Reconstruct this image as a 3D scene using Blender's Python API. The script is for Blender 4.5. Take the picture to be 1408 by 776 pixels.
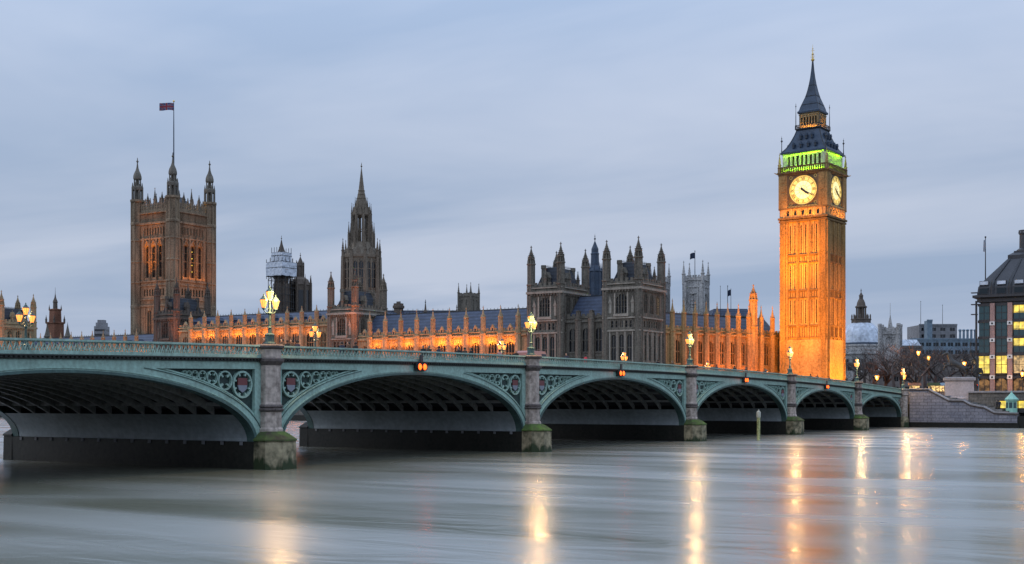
import bpy, bmesh, math, random
from mathutils import Matrix, Vector
rnd = random.Random(7)
R = math.radians
PI = math.pi
sc = bpy.context.scene
for o in list(bpy.data.objects):
    bpy.data.objects.remove(o)
COL = sc.collection

# ------------------------------------------------------------------ camera
# world: +Y west along the bridge, +X north, z = 0 at the river surface, metres
CX, CY, CZ, YAW = 64.8, -4.1, 4.97, 0.556
FPX, HORV, IW, IH = 1706.7, 553.4, 1408.0, 776.0
cam = bpy.data.cameras.new('camera')
camo = bpy.data.objects.new('camera', cam)
COL.objects.link(camo)
camo.location = (CX, CY, CZ)
camo.rotation_euler = (PI / 2, 0, YAW)
cam.sensor_width = 36.0
cam.lens = 36.0 * FPX / IW
cam.shift_y = (HORV - IH / 2) / IW
cam.clip_start = 0.5
cam.clip_end = 20000
sc.camera = camo

# ------------------------------------------------------------------ sky and sun (overcast winter dusk)
SUN_EL, SUN_AZ = 28.0, 250.0      # a very soft, weak glow through the cloud
world = bpy.data.worlds.new('World')
sc.world = world
world.use_nodes = True
nt = world.node_tree
nt.nodes.clear()
def wn(t, **kw):
    n = nt.nodes.new(t)
    for k, v in kw.items():
        setattr(n, k, v)
    return n
out = wn('ShaderNodeOutputWorld')
bg = wn('ShaderNodeBackground')
bg.inputs['Strength'].default_value = 0.1
nt.links.new(bg.outputs[0], out.inputs[0])
sky = wn('ShaderNodeTexSky', sky_type='NISHITA')
sky.sun_disc = False
sky.sun_elevation = R(SUN_EL)
sky.sun_rotation = R(SUN_AZ)
sky.air_density = 1.5
sky.dust_density = 2.0
tc = wn('ShaderNodeTexCoord')
sep = wn('ShaderNodeSeparateXYZ')
nt.links.new(tc.outputs['Generated'], sep.inputs[0])
zz = wn('ShaderNodeMath', operation='MAXIMUM'); zz.inputs[1].default_value = 0.0
nt.links.new(sep.outputs['Z'], zz.inputs[0])
za = wn('ShaderNodeMath', operation='ADD'); za.inputs[1].default_value = 0.10
nt.links.new(zz.outputs[0], za.inputs[0])
dx = wn('ShaderNodeMath', operation='DIVIDE'); dy = wn('ShaderNodeMath', operation='DIVIDE')
nt.links.new(sep.outputs['X'], dx.inputs[0]); nt.links.new(za.outputs[0], dx.inputs[1])
nt.links.new(sep.outputs['Y'], dy.inputs[0]); nt.links.new(za.outputs[0], dy.inputs[1])
cmb = wn('ShaderNodeCombineXYZ')
nt.links.new(dx.outputs[0], cmb.inputs[0]); nt.links.new(dy.outputs[0], cmb.inputs[1])
cmap = wn('ShaderNodeMapping'); cmap.inputs['Rotation'].default_value = (0, 0, -YAW); cmap.inputs['Scale'].default_value = (0.8, 1.5, 1); cmap.inputs['Location'].default_value = (1.3, 0.4, 0)
nt.links.new(cmb.outputs[0], cmap.inputs[0])
no1 = wn('ShaderNodeTexNoise'); no1.inputs['Scale'].default_value = 0.5; no1.inputs['Detail'].default_value = 5
no1.inputs['Roughness'].default_value = 0.52
no1.inputs['Distortion'].default_value = 0.6
nt.links.new(cmap.outputs[0], no1.inputs['Vector'])
cr = wn('ShaderNodeValToRGB')
cr.color_ramp.elements[0].position = 0.36; cr.color_ramp.elements[1].position = 0.66
cr.color_ramp.elements[0].color = (3.25, 4.2, 5.95, 1)
cr.color_ramp.elements[1].color = (5.1, 5.75, 7.2, 1)
nt.links.new(no1.outputs['Fac'], cr.inputs[0])
mx = wn('ShaderNodeMix', data_type='RGBA'); mx.inputs[0].default_value = 0.93
nt.links.new(sky.outputs[0], mx.inputs[6]); nt.links.new(cr.outputs[0], mx.inputs[7])
# overcast dome: the zenith is brighter than the horizon
rmp = wn('ShaderNodeMapRange'); rmp.interpolation_type = 'SMOOTHSTEP'; rmp.inputs[1].default_value = 0.12; rmp.inputs[2].default_value = 0.75
rmp.inputs[3].default_value = 1.03; rmp.inputs[4].default_value = 2.3
nt.links.new(zz.outputs[0], rmp.inputs[0])
mu = wn('ShaderNodeVectorMath', operation='SCALE')
nt.links.new(mx.outputs[2], mu.inputs[0]); nt.links.new(rmp.outputs[0], mu.inputs['Scale'])
nt.links.new(mu.outputs[0], bg.inputs['Color'])

sl = bpy.data.lights.new('sun', 'SUN')
sl.energy = 0.5
sl.angle = R(25)
sl.color = (1.0, 0.93, 0.86)
so = bpy.data.objects.new('sun', sl)
COL.objects.link(so)
# Nishita: rotation measured clockwise from +Y; put the lamp at the same azimuth and height
_d = Vector((math.sin(R(SUN_AZ)) * math.cos(R(SUN_EL)), math.cos(R(SUN_AZ)) * math.cos(R(SUN_EL)), math.sin(R(SUN_EL))))
so.rotation_euler = _d.to_track_quat('Z', 'Y').to_euler()

vs = sc.view_settings
vs.view_transform = 'Standard'
vs.look = 'None'
vs.exposure = 0.0
vs.gamma = 1.0
sc.render.film_transparent = False
sc.cycles.use_denoising = True
sc.cycles.max_bounces = 6
sc.cycles.sample_clamp_indirect = 6.0
sc.cycles.caustics_reflective = False
sc.cycles.caustics_refractive = False

# ------------------------------------------------------------------ layout helpers
FW = Vector((-math.sin(YAW), math.cos(YAW)))
RT = Vector((math.cos(YAW), math.sin(YAW)))
def at(u, d):                       # ground point seen in column u of the photo at depth d metres
    p = Vector((CX, CY)) + FW * d + RT * ((u - IW / 2) / FPX * d)
    return p.x, p.y
def on_y(u, y):                     # x of photo column u on the line Y = y
    D = FW + RT * ((u - IW / 2) / FPX)
    return CX + (y - CY) / D.y * D.x
def zv(v, d):                       # height of photo row v at depth d
    return CZ + (HORV - v) * d / FPX

# ------------------------------------------------------------------ materials
MATS = {}
def principled(name, base, rough=0.8, metal=0.0, spec=0.5, emit=None, es=0.0):
    m = bpy.data.materials.new(name)
    m.use_nodes = True
    b = m.node_tree.nodes['Principled BSDF']
    b.inputs['Base Color'].default_value = (*base, 1)
    b.inputs['Roughness'].default_value = rough
    b.inputs['Metallic'].default_value = metal
    b.inputs['Specular IOR Level'].default_value = spec
    if emit:
        b.inputs['Emission Color'].default_value = (*emit, 1)
        b.inputs['Emission Strength'].default_value = es
    MATS[name] = m
    return m
def mottled(name, base, var=0.3, scale=0.6, rough=0.85, bump=0.0, streak=0.25, tint=None, spec=0.3, fine=6.0, metal=0.0):
    """a surface whose own colour wanders: broad patches, vertical streaks of dirt, fine grain"""
    m = principled(name, base, rough, metal, spec)
    n = m.node_tree
    b = n.nodes['Principled BSDF']
    t = n.nodes.new('ShaderNodeTexCoord')
    mp = n.nodes.new('ShaderNodeMapping'); mp.inputs['Scale'].default_value = (1, 1, streak)
    n.links.new(t.outputs['Object'], mp.inputs[0])
    a = n.nodes.new('ShaderNodeTexNoise'); a.inputs['Scale'].default_value = scale; a.inputs['Detail'].default_value = 5
    a.inputs['Roughness'].default_value = 0.62
    n.links.new(mp.outputs[0], a.inputs['Vector'])
    c = n.nodes.new('ShaderNodeTexNoise'); c.inputs['Scale'].default_value = scale * fine; c.inputs['Detail'].default_value = 3
    n.links.new(t.outputs['Object'], c.inputs['Vector'])
    ad = n.nodes.new('ShaderNodeMath'); ad.operation = 'ADD'
    n.links.new(a.outputs['Fac'], ad.inputs[0]); n.links.new(c.outputs['Fac'], ad.inputs[1])
    r = n.nodes.new('ShaderNodeValToRGB')
    lo = tint if tint else tuple(x * (1 - var) for x in base)
    lo = tuple(x * (1 - var * 0.6) for x in lo) if tint else lo
    hi = tuple(min(1, x * (1 + var * 0.55)) for x in base)
    r.color_ramp.elements[0].position = 0.36; r.color_ramp.elements[1].position = 0.64
    r.color_ramp.elements[0].color = (*lo, 1); r.color_ramp.elements[1].color = (*hi, 1)
    hv = n.nodes.new('ShaderNodeMath'); hv.operation = 'MULTIPLY'; hv.inputs[1].default_value = 0.5
    n.links.new(ad.outputs[0], hv.inputs[0])
    n.links.new(hv.outputs[0], r.inputs[0])
    n.links.new(r.outputs[0], b.inputs['Base Color'])
    if bump:
        bp = n.nodes.new('ShaderNodeBump'); bp.inputs['Strength'].default_value = bump; bp.inputs['Distance'].default_value = 0.06
        n.links.new(c.outputs['Fac'], bp.inputs['Height'])
        n.links.new(bp.outputs[0], b.inputs['Normal'])
    return m
def brickish(name, base, mortar, bw, bh, var=0.25, rough=0.85, axis='XZ'):
    """coursed blocks laid out in object space"""
    m = mottled(name, base, var, 0.5, rough)
    n = m.node_tree
    b = n.nodes['Principled BSDF']
    src = b.inputs['Base Color'].links[0].from_socket
    t = n.nodes.new('ShaderNodeTexCoord')
    sp = n.nodes.new('ShaderNodeSeparateXYZ'); n.links.new(t.outputs['Object'], sp.inputs[0])
    cb = n.nodes.new('ShaderNodeCombineXYZ')
    n.links.new(sp.outputs[axis[0]], cb.inputs[0]); n.links.new(sp.outputs['Z'], cb.inputs[1])
    br = n.nodes.new('ShaderNodeTexBrick')
    br.inputs['Scale'].default_value = 1.0
    br.inputs['Brick Width'].default_value = bw; br.inputs['Row Height'].default_value = bh
    br.inputs['Mortar Size'].default_value = 0.035
    br.inputs['Mortar'].default_value = (*mortar, 1)
    br.inputs['Color1'].default_value = (1, 1, 1, 1); br.inputs['Color2'].default_value = (0.72, 0.74, 0.78, 1)
    n.links.new(cb.outputs[0], br.inputs['Vector'])
    mm = n.nodes.new('ShaderNodeMix'); mm.data_type = 'RGBA'; mm.blend_type = 'MULTIPLY'; mm.inputs[0].default_value = 1
    n.links.new(src, mm.inputs[6]); n.links.new(br.outputs['Color'], mm.inputs[7])
    n.links.new(mm.outputs[2], b.inputs['Base Color'])
    return m
def slate_mat(name, base, row=0.9):
    m = mottled(name, base, 0.45, 0.7, 0.55, streak=0.5)
    n = m.node_tree
    b = n.nodes['Principled BSDF']
    src = b.inputs['Base Color'].links[0].from_socket
    t = n.nodes.new('ShaderNodeTexCoord')
    w = n.nodes.new('ShaderNodeTexWave'); w.wave_type = 'BANDS'; w.bands_direction = 'Z'
    w.inputs['Scale'].default_value = 0.31 / row; w.inputs['Distortion'].default_value = 0.3
    n.links.new(t.outputs['Object'], w.inputs['Vector'])
    r = n.nodes.new('ShaderNodeMapRange'); r.inputs[3].default_value = 0.7; r.inputs[4].default_value = 1.15
    n.links.new(w.outputs['Fac'], r.inputs[0])
    mm = n.nodes.new('ShaderNodeVectorMath'); mm.operation = 'SCALE'
    n.links.new(src, mm.inputs[0]); n.links.new(r.outputs[0], mm.inputs['Scale'])
    n.links.new(mm.outputs[0], b.inputs['Base Color'])
    return m

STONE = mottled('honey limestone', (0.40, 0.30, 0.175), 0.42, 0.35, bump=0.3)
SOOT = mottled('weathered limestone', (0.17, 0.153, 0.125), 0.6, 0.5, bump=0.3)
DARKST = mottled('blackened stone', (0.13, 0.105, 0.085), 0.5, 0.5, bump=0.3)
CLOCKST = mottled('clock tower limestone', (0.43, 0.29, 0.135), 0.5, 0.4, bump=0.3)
CLOCKDK = mottled('sooty shaded clock tower stone', (0.20, 0.125, 0.05), 0.6, 0.6, bump=0.3)  # soot plus the deep shadow of the bands in one dark colour
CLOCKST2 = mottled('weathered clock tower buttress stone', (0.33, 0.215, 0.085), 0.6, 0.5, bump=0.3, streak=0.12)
WHITEST = mottled('pale portland stone', (0.44, 0.43, 0.415), 0.5, 0.35, bump=0.2, tint=(0.2, 0.195, 0.19))
GRANITE = mottled('grey pink granite', (0.50, 0.42, 0.36), 0.5, 0.9, 0.75, bump=0.25, streak=0.22, tint=(0.22, 0.175, 0.15), fine=3.0)
GRANITED = mottled('soot stained granite', (0.14, 0.115, 0.105), 0.5, 0.9, 0.75, bump=0.25)
WET = mottled('wet tidal masonry', (0.017, 0.016, 0.012), 0.6, 0.5, 0.6, bump=0.4, streak=0.4, tint=(0.008, 0.010, 0.006))  # also stands in for shade on the far-side cutwaters
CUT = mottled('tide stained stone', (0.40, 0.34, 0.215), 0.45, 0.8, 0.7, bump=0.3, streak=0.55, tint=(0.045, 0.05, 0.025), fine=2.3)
def tide(m, zlow, col):
    n = m.node_tree; b = n.nodes['Principled BSDF']; src = b.inputs['Base Color'].links[0].from_socket
    t = n.nodes.new('ShaderNodeTexCoord'); sp = n.nodes.new('ShaderNodeSeparateXYZ'); n.links.new(t.outputs['Object'], sp.inputs[0])
    mp = n.nodes.new('ShaderNodeMapping'); mp.inputs['Scale'].default_value = (1, 1, .35); n.links.new(t.outputs['Object'], mp.inputs[0])
    a = n.nodes.new('ShaderNodeTexNoise'); a.inputs['Scale'].default_value = 1.3; a.inputs['Detail'].default_value = 5; n.links.new(mp.outputs[0], a.inputs['Vector'])
    k = n.nodes.new('ShaderNodeMath'); k.operation = 'MULTIPLY_ADD'; k.inputs[1].default_value = 3.4; n.links.new(a.outputs['Fac'], k.inputs[0]); n.links.new(sp.outputs['Z'], k.inputs[2])
    r = n.nodes.new('ShaderNodeMapRange'); r.inputs[1].default_value = zlow + 1.5; r.inputs[2].default_value = zlow + 1.95; n.links.new(k.outputs[0], r.inputs[0])
    x = n.nodes.new('ShaderNodeMix'); x.data_type = 'RGBA'; x.inputs[6].default_value = (*col, 1)
    n.links.new(r.outputs[0], x.inputs[0]); n.links.new(src, x.inputs[7]); n.links.new(x.outputs[2], b.inputs['Base Color'])
tide(CUT, .55, (.03, .045, .018))
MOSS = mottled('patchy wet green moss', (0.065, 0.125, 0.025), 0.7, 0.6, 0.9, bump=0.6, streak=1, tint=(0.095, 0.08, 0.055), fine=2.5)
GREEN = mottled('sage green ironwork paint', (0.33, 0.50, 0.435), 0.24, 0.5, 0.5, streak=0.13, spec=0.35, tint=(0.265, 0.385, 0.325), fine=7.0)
GREEND = mottled('dull dark green ironwork paint', (0.07, 0.125, 0.115), 0.35, 0.6, 0.5)  # also stands in for backlit shade on the far-side arch rings
PALEPLATE = mottled('pale grey plating', (0.42, 0.47, 0.49), 0.25, 0.35, 0.55, streak=0.15)
RIBM = mottled('soffit rib paint', (0.36, 0.365, 0.355), 0.35, 0.6, 0.6)
DECKU = principled('deck underside', (0.025, 0.025, 0.026), 0.9)
IRONB = mottled('dark blue cast iron', (0.045, 0.068, 0.105), 0.45, 0.7, 0.5, streak=0.5)
SLATE = slate_mat('blue grey slate', (0.055, 0.072, 0.115))
SLATED = slate_mat('dark iron roof plates', (0.035, 0.042, 0.055))
LEAD = mottled('pale lead sheet', (0.60, 0.66, 0.74), 0.4, 0.12, 0.5, streak=0.6)
GLASS = principled('dark window glass', (0.012, 0.014, 0.018), 0.12, spec=0.6)
GLASSB = principled('dark teal office glass', (0.015, 0.024, 0.03), 0.1, spec=0.35)
GILT = principled('gilding', (0.75, 0.50, 0.14), 0.35, 0.9)
BLACK = principled('black iron', (0.02, 0.022, 0.025), 0.5)
DIAL = principled('lit opal dial', (0.8, 0.75, 0.55), 0.5, emit=(1.0, 0.80, 0.24), es=1.1)
DIALR = principled('lit opal numeral ring', (0.7, 0.6, 0.3), 0.5, emit=(1.0, 0.64, 0.07), es=0.85)
LAMPG = principled('glowing lantern glass', (0.06, 0.04, 0.02), 0.4, emit=(1.0, 0.275, 0.05), es=2.8)
LAMPF = principled('glowing street lamp glass', (0.06, 0.04, 0.02), 0.4, emit=(1.0, 0.30, 0.05), es=2.6)
WARMWIN = principled('lit yellow window', (0.6, 0.5, 0.2), 0.4, emit=(1.0, 0.72, 0.08), es=0.95)
WARMDIM = principled('dim warm window', (0.3, 0.25, 0.15), 0.4, emit=(1.0, 0.62, 0.25), es=0.55)
COOLWIN = principled('dim blue green window', (0.03, 0.05, 0.06), 0.15, spec=0.4, emit=(0.2, 0.5, 0.6), es=0.05)
def interior(m, scale, lo, hi):
    n = m.node_tree; b = n.nodes['Principled BSDF']
    t = n.nodes.new('ShaderNodeTexCoord'); a = n.nodes.new('ShaderNodeTexNoise'); a.inputs['Scale'].default_value = scale; a.inputs['Detail'].default_value = 3
    n.links.new(t.outputs['Object'], a.inputs['Vector'])
    r = n.nodes.new('ShaderNodeMapRange'); r.inputs[1].default_value = .38; r.inputs[2].default_value = .62; r.inputs[3].default_value = lo; r.inputs[4].default_value = hi
    n.links.new(a.outputs['Fac'], r.inputs[0]); n.links.new(r.outputs[0], b.inputs['Emission Strength'])
interior(WARMWIN, 1.1, .45, 1.25); interior(WARMDIM, 1.4, .12, .75)
ARCADE = principled('dim shop arcade interior', (.03, .025, .02), .4, emit=(1, .5, .16), es=.3); interior(ARCADE, 1.2, .03, .30)
REDL = principled('red signal glass', (0.8, 0.1, 0.03), 0.4, emit=(1.0, 0.07, 0.01), es=6.0)
AMBERL = principled('red amber signal glass', (0.8, 0.2, 0.03), 0.4, emit=(1.0, 0.10, 0.006), es=3.4)
GREENL = principled('green signal glass', (0.1, 0.8, 0.3), 0.4, emit=(0.1, 1.0, 0.5), es=5.0)
ASPH = mottled('asphalt', (0.05, 0.05, 0.052), 0.3, 0.8, 0.85)
PAVE = mottled('paving stone', (0.22, 0.21, 0.2), 0.3, 0.8, 0.85)
GROUND = mottled('city ground', (0.07, 0.07, 0.06), 0.4, 0.05, 0.95, streak=1)
QUOIN = brickish('coursed grey granite', (0.34, 0.335, 0.37), (0.35, 0.35, 0.36), 1.5, 0.62, 0.35, axis='XZ')
TERR = brickish('coursed embankment stone', (0.20, 0.185, 0.16), (0.4, 0.4, 0.4), 1.6, 0.6, 0.4)
COPING = mottled('smooth coping stone', (0.36, 0.34, 0.34), 0.35, 0.5, 0.75)
REDBRICK = mottled('dark red brick', (0.20, 0.095, 0.06), 0.5, 0.5, 0.9)
PINKST = mottled('pink sandstone column', (0.42, 0.27, 0.24), 0.3, 0.6, 0.8)
BRONZE = mottled('dark bronze panels', (0.032, 0.032, 0.036), 0.4, 0.5, 0.45, spec=0.6)
WHITEP = principled('white cap stone', (0.75, 0.74, 0.72), 0.6)
SHEET = mottled('pale scaffold sheeting', (0.62, 0.67, 0.74), 0.3, 0.3, 0.6, streak=2.5)
CONC = mottled('weathered concrete', (0.26, 0.26, 0.27), 0.35, 0.15, 0.9)
BLUEOFF = mottled('blue grey office cladding', (0.20, 0.27, 0.33), 0.35, 0.12, 0.5)
BRNOFF = mottled('brown office stone', (0.20, 0.175, 0.16), 0.35, 0.15, 0.85)
BARK = mottled('bare winter bark', (0.11, 0.095, 0.09), 0.4, 1.2, 0.95)
LEAFM = mottled('dark evergreen leaves', (0.045, 0.065, 0.025), 0.6, 1.0, 0.8, streak=1)
BRZST = mottled('dark statue bronze', (0.035, 0.033, 0.03), 0.4, 1.0, 0.45, spec=0.6)
KIOSKG = mottled('pale green kiosk paint', (0.30, 0.58, 0.48), 0.2, 1.0, 0.5)
SKIN = principled('skin', (0.45, 0.28, 0.2), 0.6)
HAIR = principled('dark hair', (0.02, 0.015, 0.012), 0.7)

# ------------------------------------------------------------------ mesh builder
class MB:
    def __init__(s):
        s.v, s.f, s.mi, s.M, s.st = [], [], [], Matrix.Identity(4), []
    def add(s, vs, fs, m=0):
        k = len(s.v)
        s.st.append((k, len(s.f)))
        M = s.M
        s.v += [tuple(M @ Vector(p)) for p in vs]
        s.f += [tuple(i + k for i in f) for f in fs]
        s.mi += [m] * len(fs)
    def box(s, x0, x1, y0, y1, z0, z1, m=0):
        s.add([(x0, y0, z0), (x1, y0, z0), (x1, y1, z0), (x0, y1, z0), (x0, y0, z1), (x1, y0, z1), (x1, y1, z1), (x0, y1, z1)],
              [(0, 3, 2, 1), (4, 5, 6, 7), (0, 1, 5, 4), (1, 2, 6, 5), (2, 3, 7, 6), (3, 0, 4, 7)], m)
    def loft(s, rings, m=0, cap=True):
        n = len(rings[0]); vs = [p for r in rings for p in r]; fs = []
        for k in range(len(rings) - 1):
            for i in range(n):
                j = (i + 1) % n
                fs.append((k * n + i, k * n + j, (k + 1) * n + j, (k + 1) * n + i))
        if cap:
            fs.append(tuple(range(n - 1, -1, -1)))
            fs.append(tuple((len(rings) - 1) * n + i for i in range(n)))
        s.add(vs, fs, m)
    def prism(s, cx, cy, n, prof, m=0, rot=None, sx=1, sy=1):
        """n-gon of apothem r lofted through prof = [(r, z), ...]"""
        rot = PI / n if rot is None else rot
        k = 1 / math.cos(PI / n)
        s.loft([[(cx + max(r, .004) * k * sx * math.cos(rot + 2 * PI * i / n), cy + max(r, .004) * k * sy * math.sin(rot + 2 * PI * i / n), z)
                 for i in range(n)] for r, z in prof], m)
    def rect(s, prof, m=0, cx=0, cy=0):
        """rectangle of half sizes (hx, hy) lofted through [(hx, hy, z), ...]"""
        s.loft([[(cx - a, cy - b, z), (cx + a, cy - b, z), (cx + a, cy + b, z), (cx - a, cy + b, z)] for a, b, z in prof], m)
    def poly(s, pts, b0, b1, m=0):
        """polygon in the (a, z) plane extruded from depth b0 to b1"""
        n = len(pts)
        vs = [(a, b0, z) for a, z in pts] + [(a, b1, z) for a, z in pts]
        fs = [tuple(range(n)), tuple(range(2 * n - 1, n - 1, -1))] + [(i, i + n, (i + 1) % n + n, (i + 1) % n) for i in range(n)]
        s.add(vs, fs, m)
    def tube(s, pts, rs, n=6, m=0):
        pts = [Vector(p) for p in pts]
        if not isinstance(rs, (list, tuple)):
            rs = [rs] * len(pts)
        rings = []
        for i, p in enumerate(pts):
            d = (pts[min(i + 1, len(pts) - 1)] - pts[max(i - 1, 0)]).normalized()
            u = d.cross(Vector((0, 0, 1)))
            if u.length < .01:
                u = d.cross(Vector((1, 0, 0)))
            u.normalize(); w = d.cross(u)
            rings.append([p + (u * math.cos(2 * PI * k / n) + w * math.sin(2 * PI * k / n)) * rs[i] for k in range(n)])
        s.loft(rings, m)
    def bar(s, p, q, w, t, m=0):
        """square bar from p to q in the (a, z) plane: width w, depth t"""
        p, q = Vector(p), Vector(q)
        d = (q - p); L = d.length
        if L < 1e-6: return
        d.normalize()
        n1 = Vector((-d.z, 0, d.x)); b = Vector((0, t / 2, 0)); n1 = n1 * (w / 2)
        s.add([p - n1 - b, p + n1 - b, p + n1 + b, p - n1 + b, q - n1 - b, q + n1 - b, q + n1 + b, q - n1 + b],
              [(0, 3, 2, 1), (4, 5, 6, 7), (0, 1, 5, 4), (1, 2, 6, 5), (2, 3, 7, 6), (3, 0, 4, 7)], m)
    def sphere(s, c, r, n=8, m=0, sz=1):
        k = n // 2
        s.loft([[(c[0] + max(.001, r * math.sin(PI * j / k)) * math.cos(2 * PI * i / n), c[1] + max(.001, r * math.sin(PI * j / k)) * math.sin(2 * PI * i / n),
                  c[2] - r * sz * math.cos(PI * j / k)) for i in range(n)] for j in range(k + 1)], m)
    def mesh(s, name, mats, smooth=False):
        me = bpy.data.meshes.new(name)
        me.from_pydata(s.v, [], s.f)
        for m in (mats if isinstance(mats, (list, tuple)) else [mats]):
            me.materials.append(m)
        me.polygons.foreach_set('material_index', s.mi)
        if smooth:
            me.polygons.foreach_set('use_smooth', [True] * len(s.f))
        me.update()
        return me
    def build(s, name, mats, parent=None, smooth=False):
        if not s.v: return None
        o = bpy.data.objects.new(name, s.mesh(name, mats, smooth))
        COL.objects.link(o)
        if parent: o.parent = parent
        return o
def build_levels(mb, name, mat, parent):
    """one mesh object per horizontal band"""
    ends = mb.st[1:] + [(len(mb.v), len(mb.f))]
    lv = {}
    for (v0, f0), (v1, f1) in zip(mb.st, ends):
        z = min(p[2] for p in mb.v[v0:v1])
        lv.setdefault(round(z, 1), []).append((v0, v1, f0, f1))
    for z in sorted(lv):
        q = MB()
        for v0, v1, f0, f1 in lv[z]:
            k = len(q.v)
            q.v += mb.v[v0:v1]; q.f += [tuple(i - v0 + k for i in f) for f in mb.f[f0:f1]]; q.mi += mb.mi[f0:f1]
        q.build(name, mat, parent)
def tag(o, label=None, cat=None, group=None, kind=None):
    if label: o['label'] = label
    if cat: o['category'] = cat
    if group: o['group'] = group
    if kind: o['kind'] = kind
    return o
def thing(name, label, cat, loc=(0, 0, 0), rz=0.0, group=None):
    o = bpy.data.objects.new(name, None)
    o.empty_display_size = 0.5
    COL.objects.link(o)
    o.location = loc; o.rotation_euler = (0, 0, rz)
    return tag(o, label, cat, group)
def inst(name, me, parent, M=None):
    o = bpy.data.objects.new(name, me)
    COL.objects.link(o)
    o.parent = parent
    if M is not None: o.matrix_local = M
    return o
def dup(root, loc, rz=None, label=None, group=None, scale=None):
    r = root.copy(); COL.objects.link(r); r.location = loc
    if rz is not None: r.rotation_euler = (0, 0, rz)
    if scale: r.scale = scale
    if label: r['label'] = label
    if group: r['group'] = group
    for ch in list(root.children):
        c = ch.copy(); COL.objects.link(c); c.parent = r
        for g in list(ch.children):
            d = g.copy(); COL.objects.link(d); d.parent = c
    return r
def frame(x, y, rz, z=0):           # face frame: a to the right, b into the wall, z up
    return Matrix.Translation((x, y, z)) @ Matrix.Rotation(rz, 4, 'Z')
def faces(hx, hy, eps=0.004):
    """E, N, S, W face frames of a rectangle: (matrix, width)"""
    return [(frame(-hx, -hy, 0), 2 * hx), (frame(hx - eps, -hy, PI / 2), 2 * hy),
            (frame(-hx + eps, hy, -PI / 2), 2 * hy), (frame(hx, hy, PI), 2 * hx)]

# ------------------------------------------------------------------ gothic kit
def arch_pts(w, h, rise, n=5):
    """half of a pointed arch from (w/2, h-rise) to (0, h)"""
    r = (w * w / 4 + rise * rise) / w
    c = w / 2 - r
    a1 = math.atan2(rise, -c)
    return [(c + r * math.cos(a1 * i / n), h - rise + r * math.sin(a1 * i / n)) for i in range(n + 1)]
def wall_face(mb, W, z0, z1, rows, t=0.6, a0=0.0, m=0):
    """a wall slab with real openings; rows = [(zb, zt, [(centre, width)], pointed)]"""
    z = z0
    for zb, zt, ops, pt in rows:
        if zb > z: mb.box(a0, W, 0, t, z, zb, m)
        a = a0
        for c, w in ops:
            if c - w / 2 > a: mb.box(a, c - w / 2, 0, t, zb, zt, m)
            a = c + w / 2
            if pt:
                rise = min(0.55 * w * pt, zt - zb)
                pts = arch_pts(w, zt, rise)
                for sgn in (1, -1):
                    mb.poly([(c + sgn * x, z_) for x, z_ in pts] + [(c + sgn * w / 2, zt)], 0.05, t * .8, m)
        if a < W: mb.box(a, W, 0, t, zb, zt, m)
        z = zt
    if z < z1: mb.box(a0, W, 0, t, z, z1, m)
WCACHE = {}
def window_mesh(w, h, lights=2, trans=1, stone=None, glass=None, bar=0.13):
    stone = stone or STONE; glass = glass or GLASS
    key = (round(w, 2), round(h, 2), lights, trans, stone.name, glass.name)
    if key not in WCACHE:
        b = MB()
        b.box(-w / 2, w / 2, .34, .38, 0, h, 0)
        for i in range(1, lights):
            x = -w / 2 + w * i / lights
            b.box(x - bar / 2, x + bar / 2, .14, .34, 0, h, 1)
        for i in range(1, trans + 1):
            z = h * i / (trans + 1)
            b.box(-w / 2, w / 2, .17, .339, z - bar / 2, z + bar / 2, 1)
        for i in range(lights):
            x = -w / 2 + w * (i + .5) / lights; ww = w / lights - bar
            if h > 2 * ww and ww > .25:
                for zt in [h] if trans < 1 else [h, h / 2 - bar / 2]:
                    pts = arch_pts(ww, zt - .02, min(.6 * ww, h * .3), 3)
                    for sg in (1, -1):
                        b.poly([(x + sg * px, pz) for px, pz in pts] + [(x + sg * ww / 2, zt)], .16, .335, 1)
        WCACHE[key] = b.mesh('window', [glass, stone])
    return WCACHE[key]
def put_windows(parent, M, rows, stone=None, glass=None, lights=2, trans=1, pick=None):
    for zb, zt, ops, pt in rows:
        for c, w in ops:
            g = pick(c, zb) if pick else glass
            lt = max(1, min(4, round(w / .75))) if lights is None else lights
            inst('window', window_mesh(w, zt - zb, lt, trans, stone, g), parent, M @ Matrix.Translation((c, 0, zb)))
def string(mb, W, z, h=.35, out=.22, a0=0.0, m=0):
    mb.box(a0 - out * .9, W + out * .9, -out, .1, z, z + h, m)
def battlement(mb, W, z, h=.8, mer=.7, gap=.55, t=.35, a0=0.0, m=0):
    n = max(1, int((W - a0) / (mer + gap)))
    p = (W - a0) / n
    mb.box(a0, W, .02, t, z, z + h * .45, m)
    for i in range(n):
        mb.box(a0 + p * i + p * .2, a0 + p * i + p * .8, .02, t, z + h * .45, z + h, m)
def ribs(mb, W, z0, z1, step, w=.14, out=.1, a0=0.0, m=0):
    n = max(1, round((W - a0) / step)); p = (W - a0) / n
    for i in range(n + 1):
        a = a0 + i * p
        mb.box(a - w / 2, a + w / 2, -out, .02, z0, z1, m)
def finial(mb, x, y, z, h, r, m=0):
    mb.prism(x, y, 6, [(r * .35, z), (r * .3, z + h * .25), (r, z + h * .4), (r * .3, z + h * .52), (r * .2, z + h * .6), (r * .5, z + h * .7), (r * .12, z + h * .8), (.012, z + h)], m)
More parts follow.
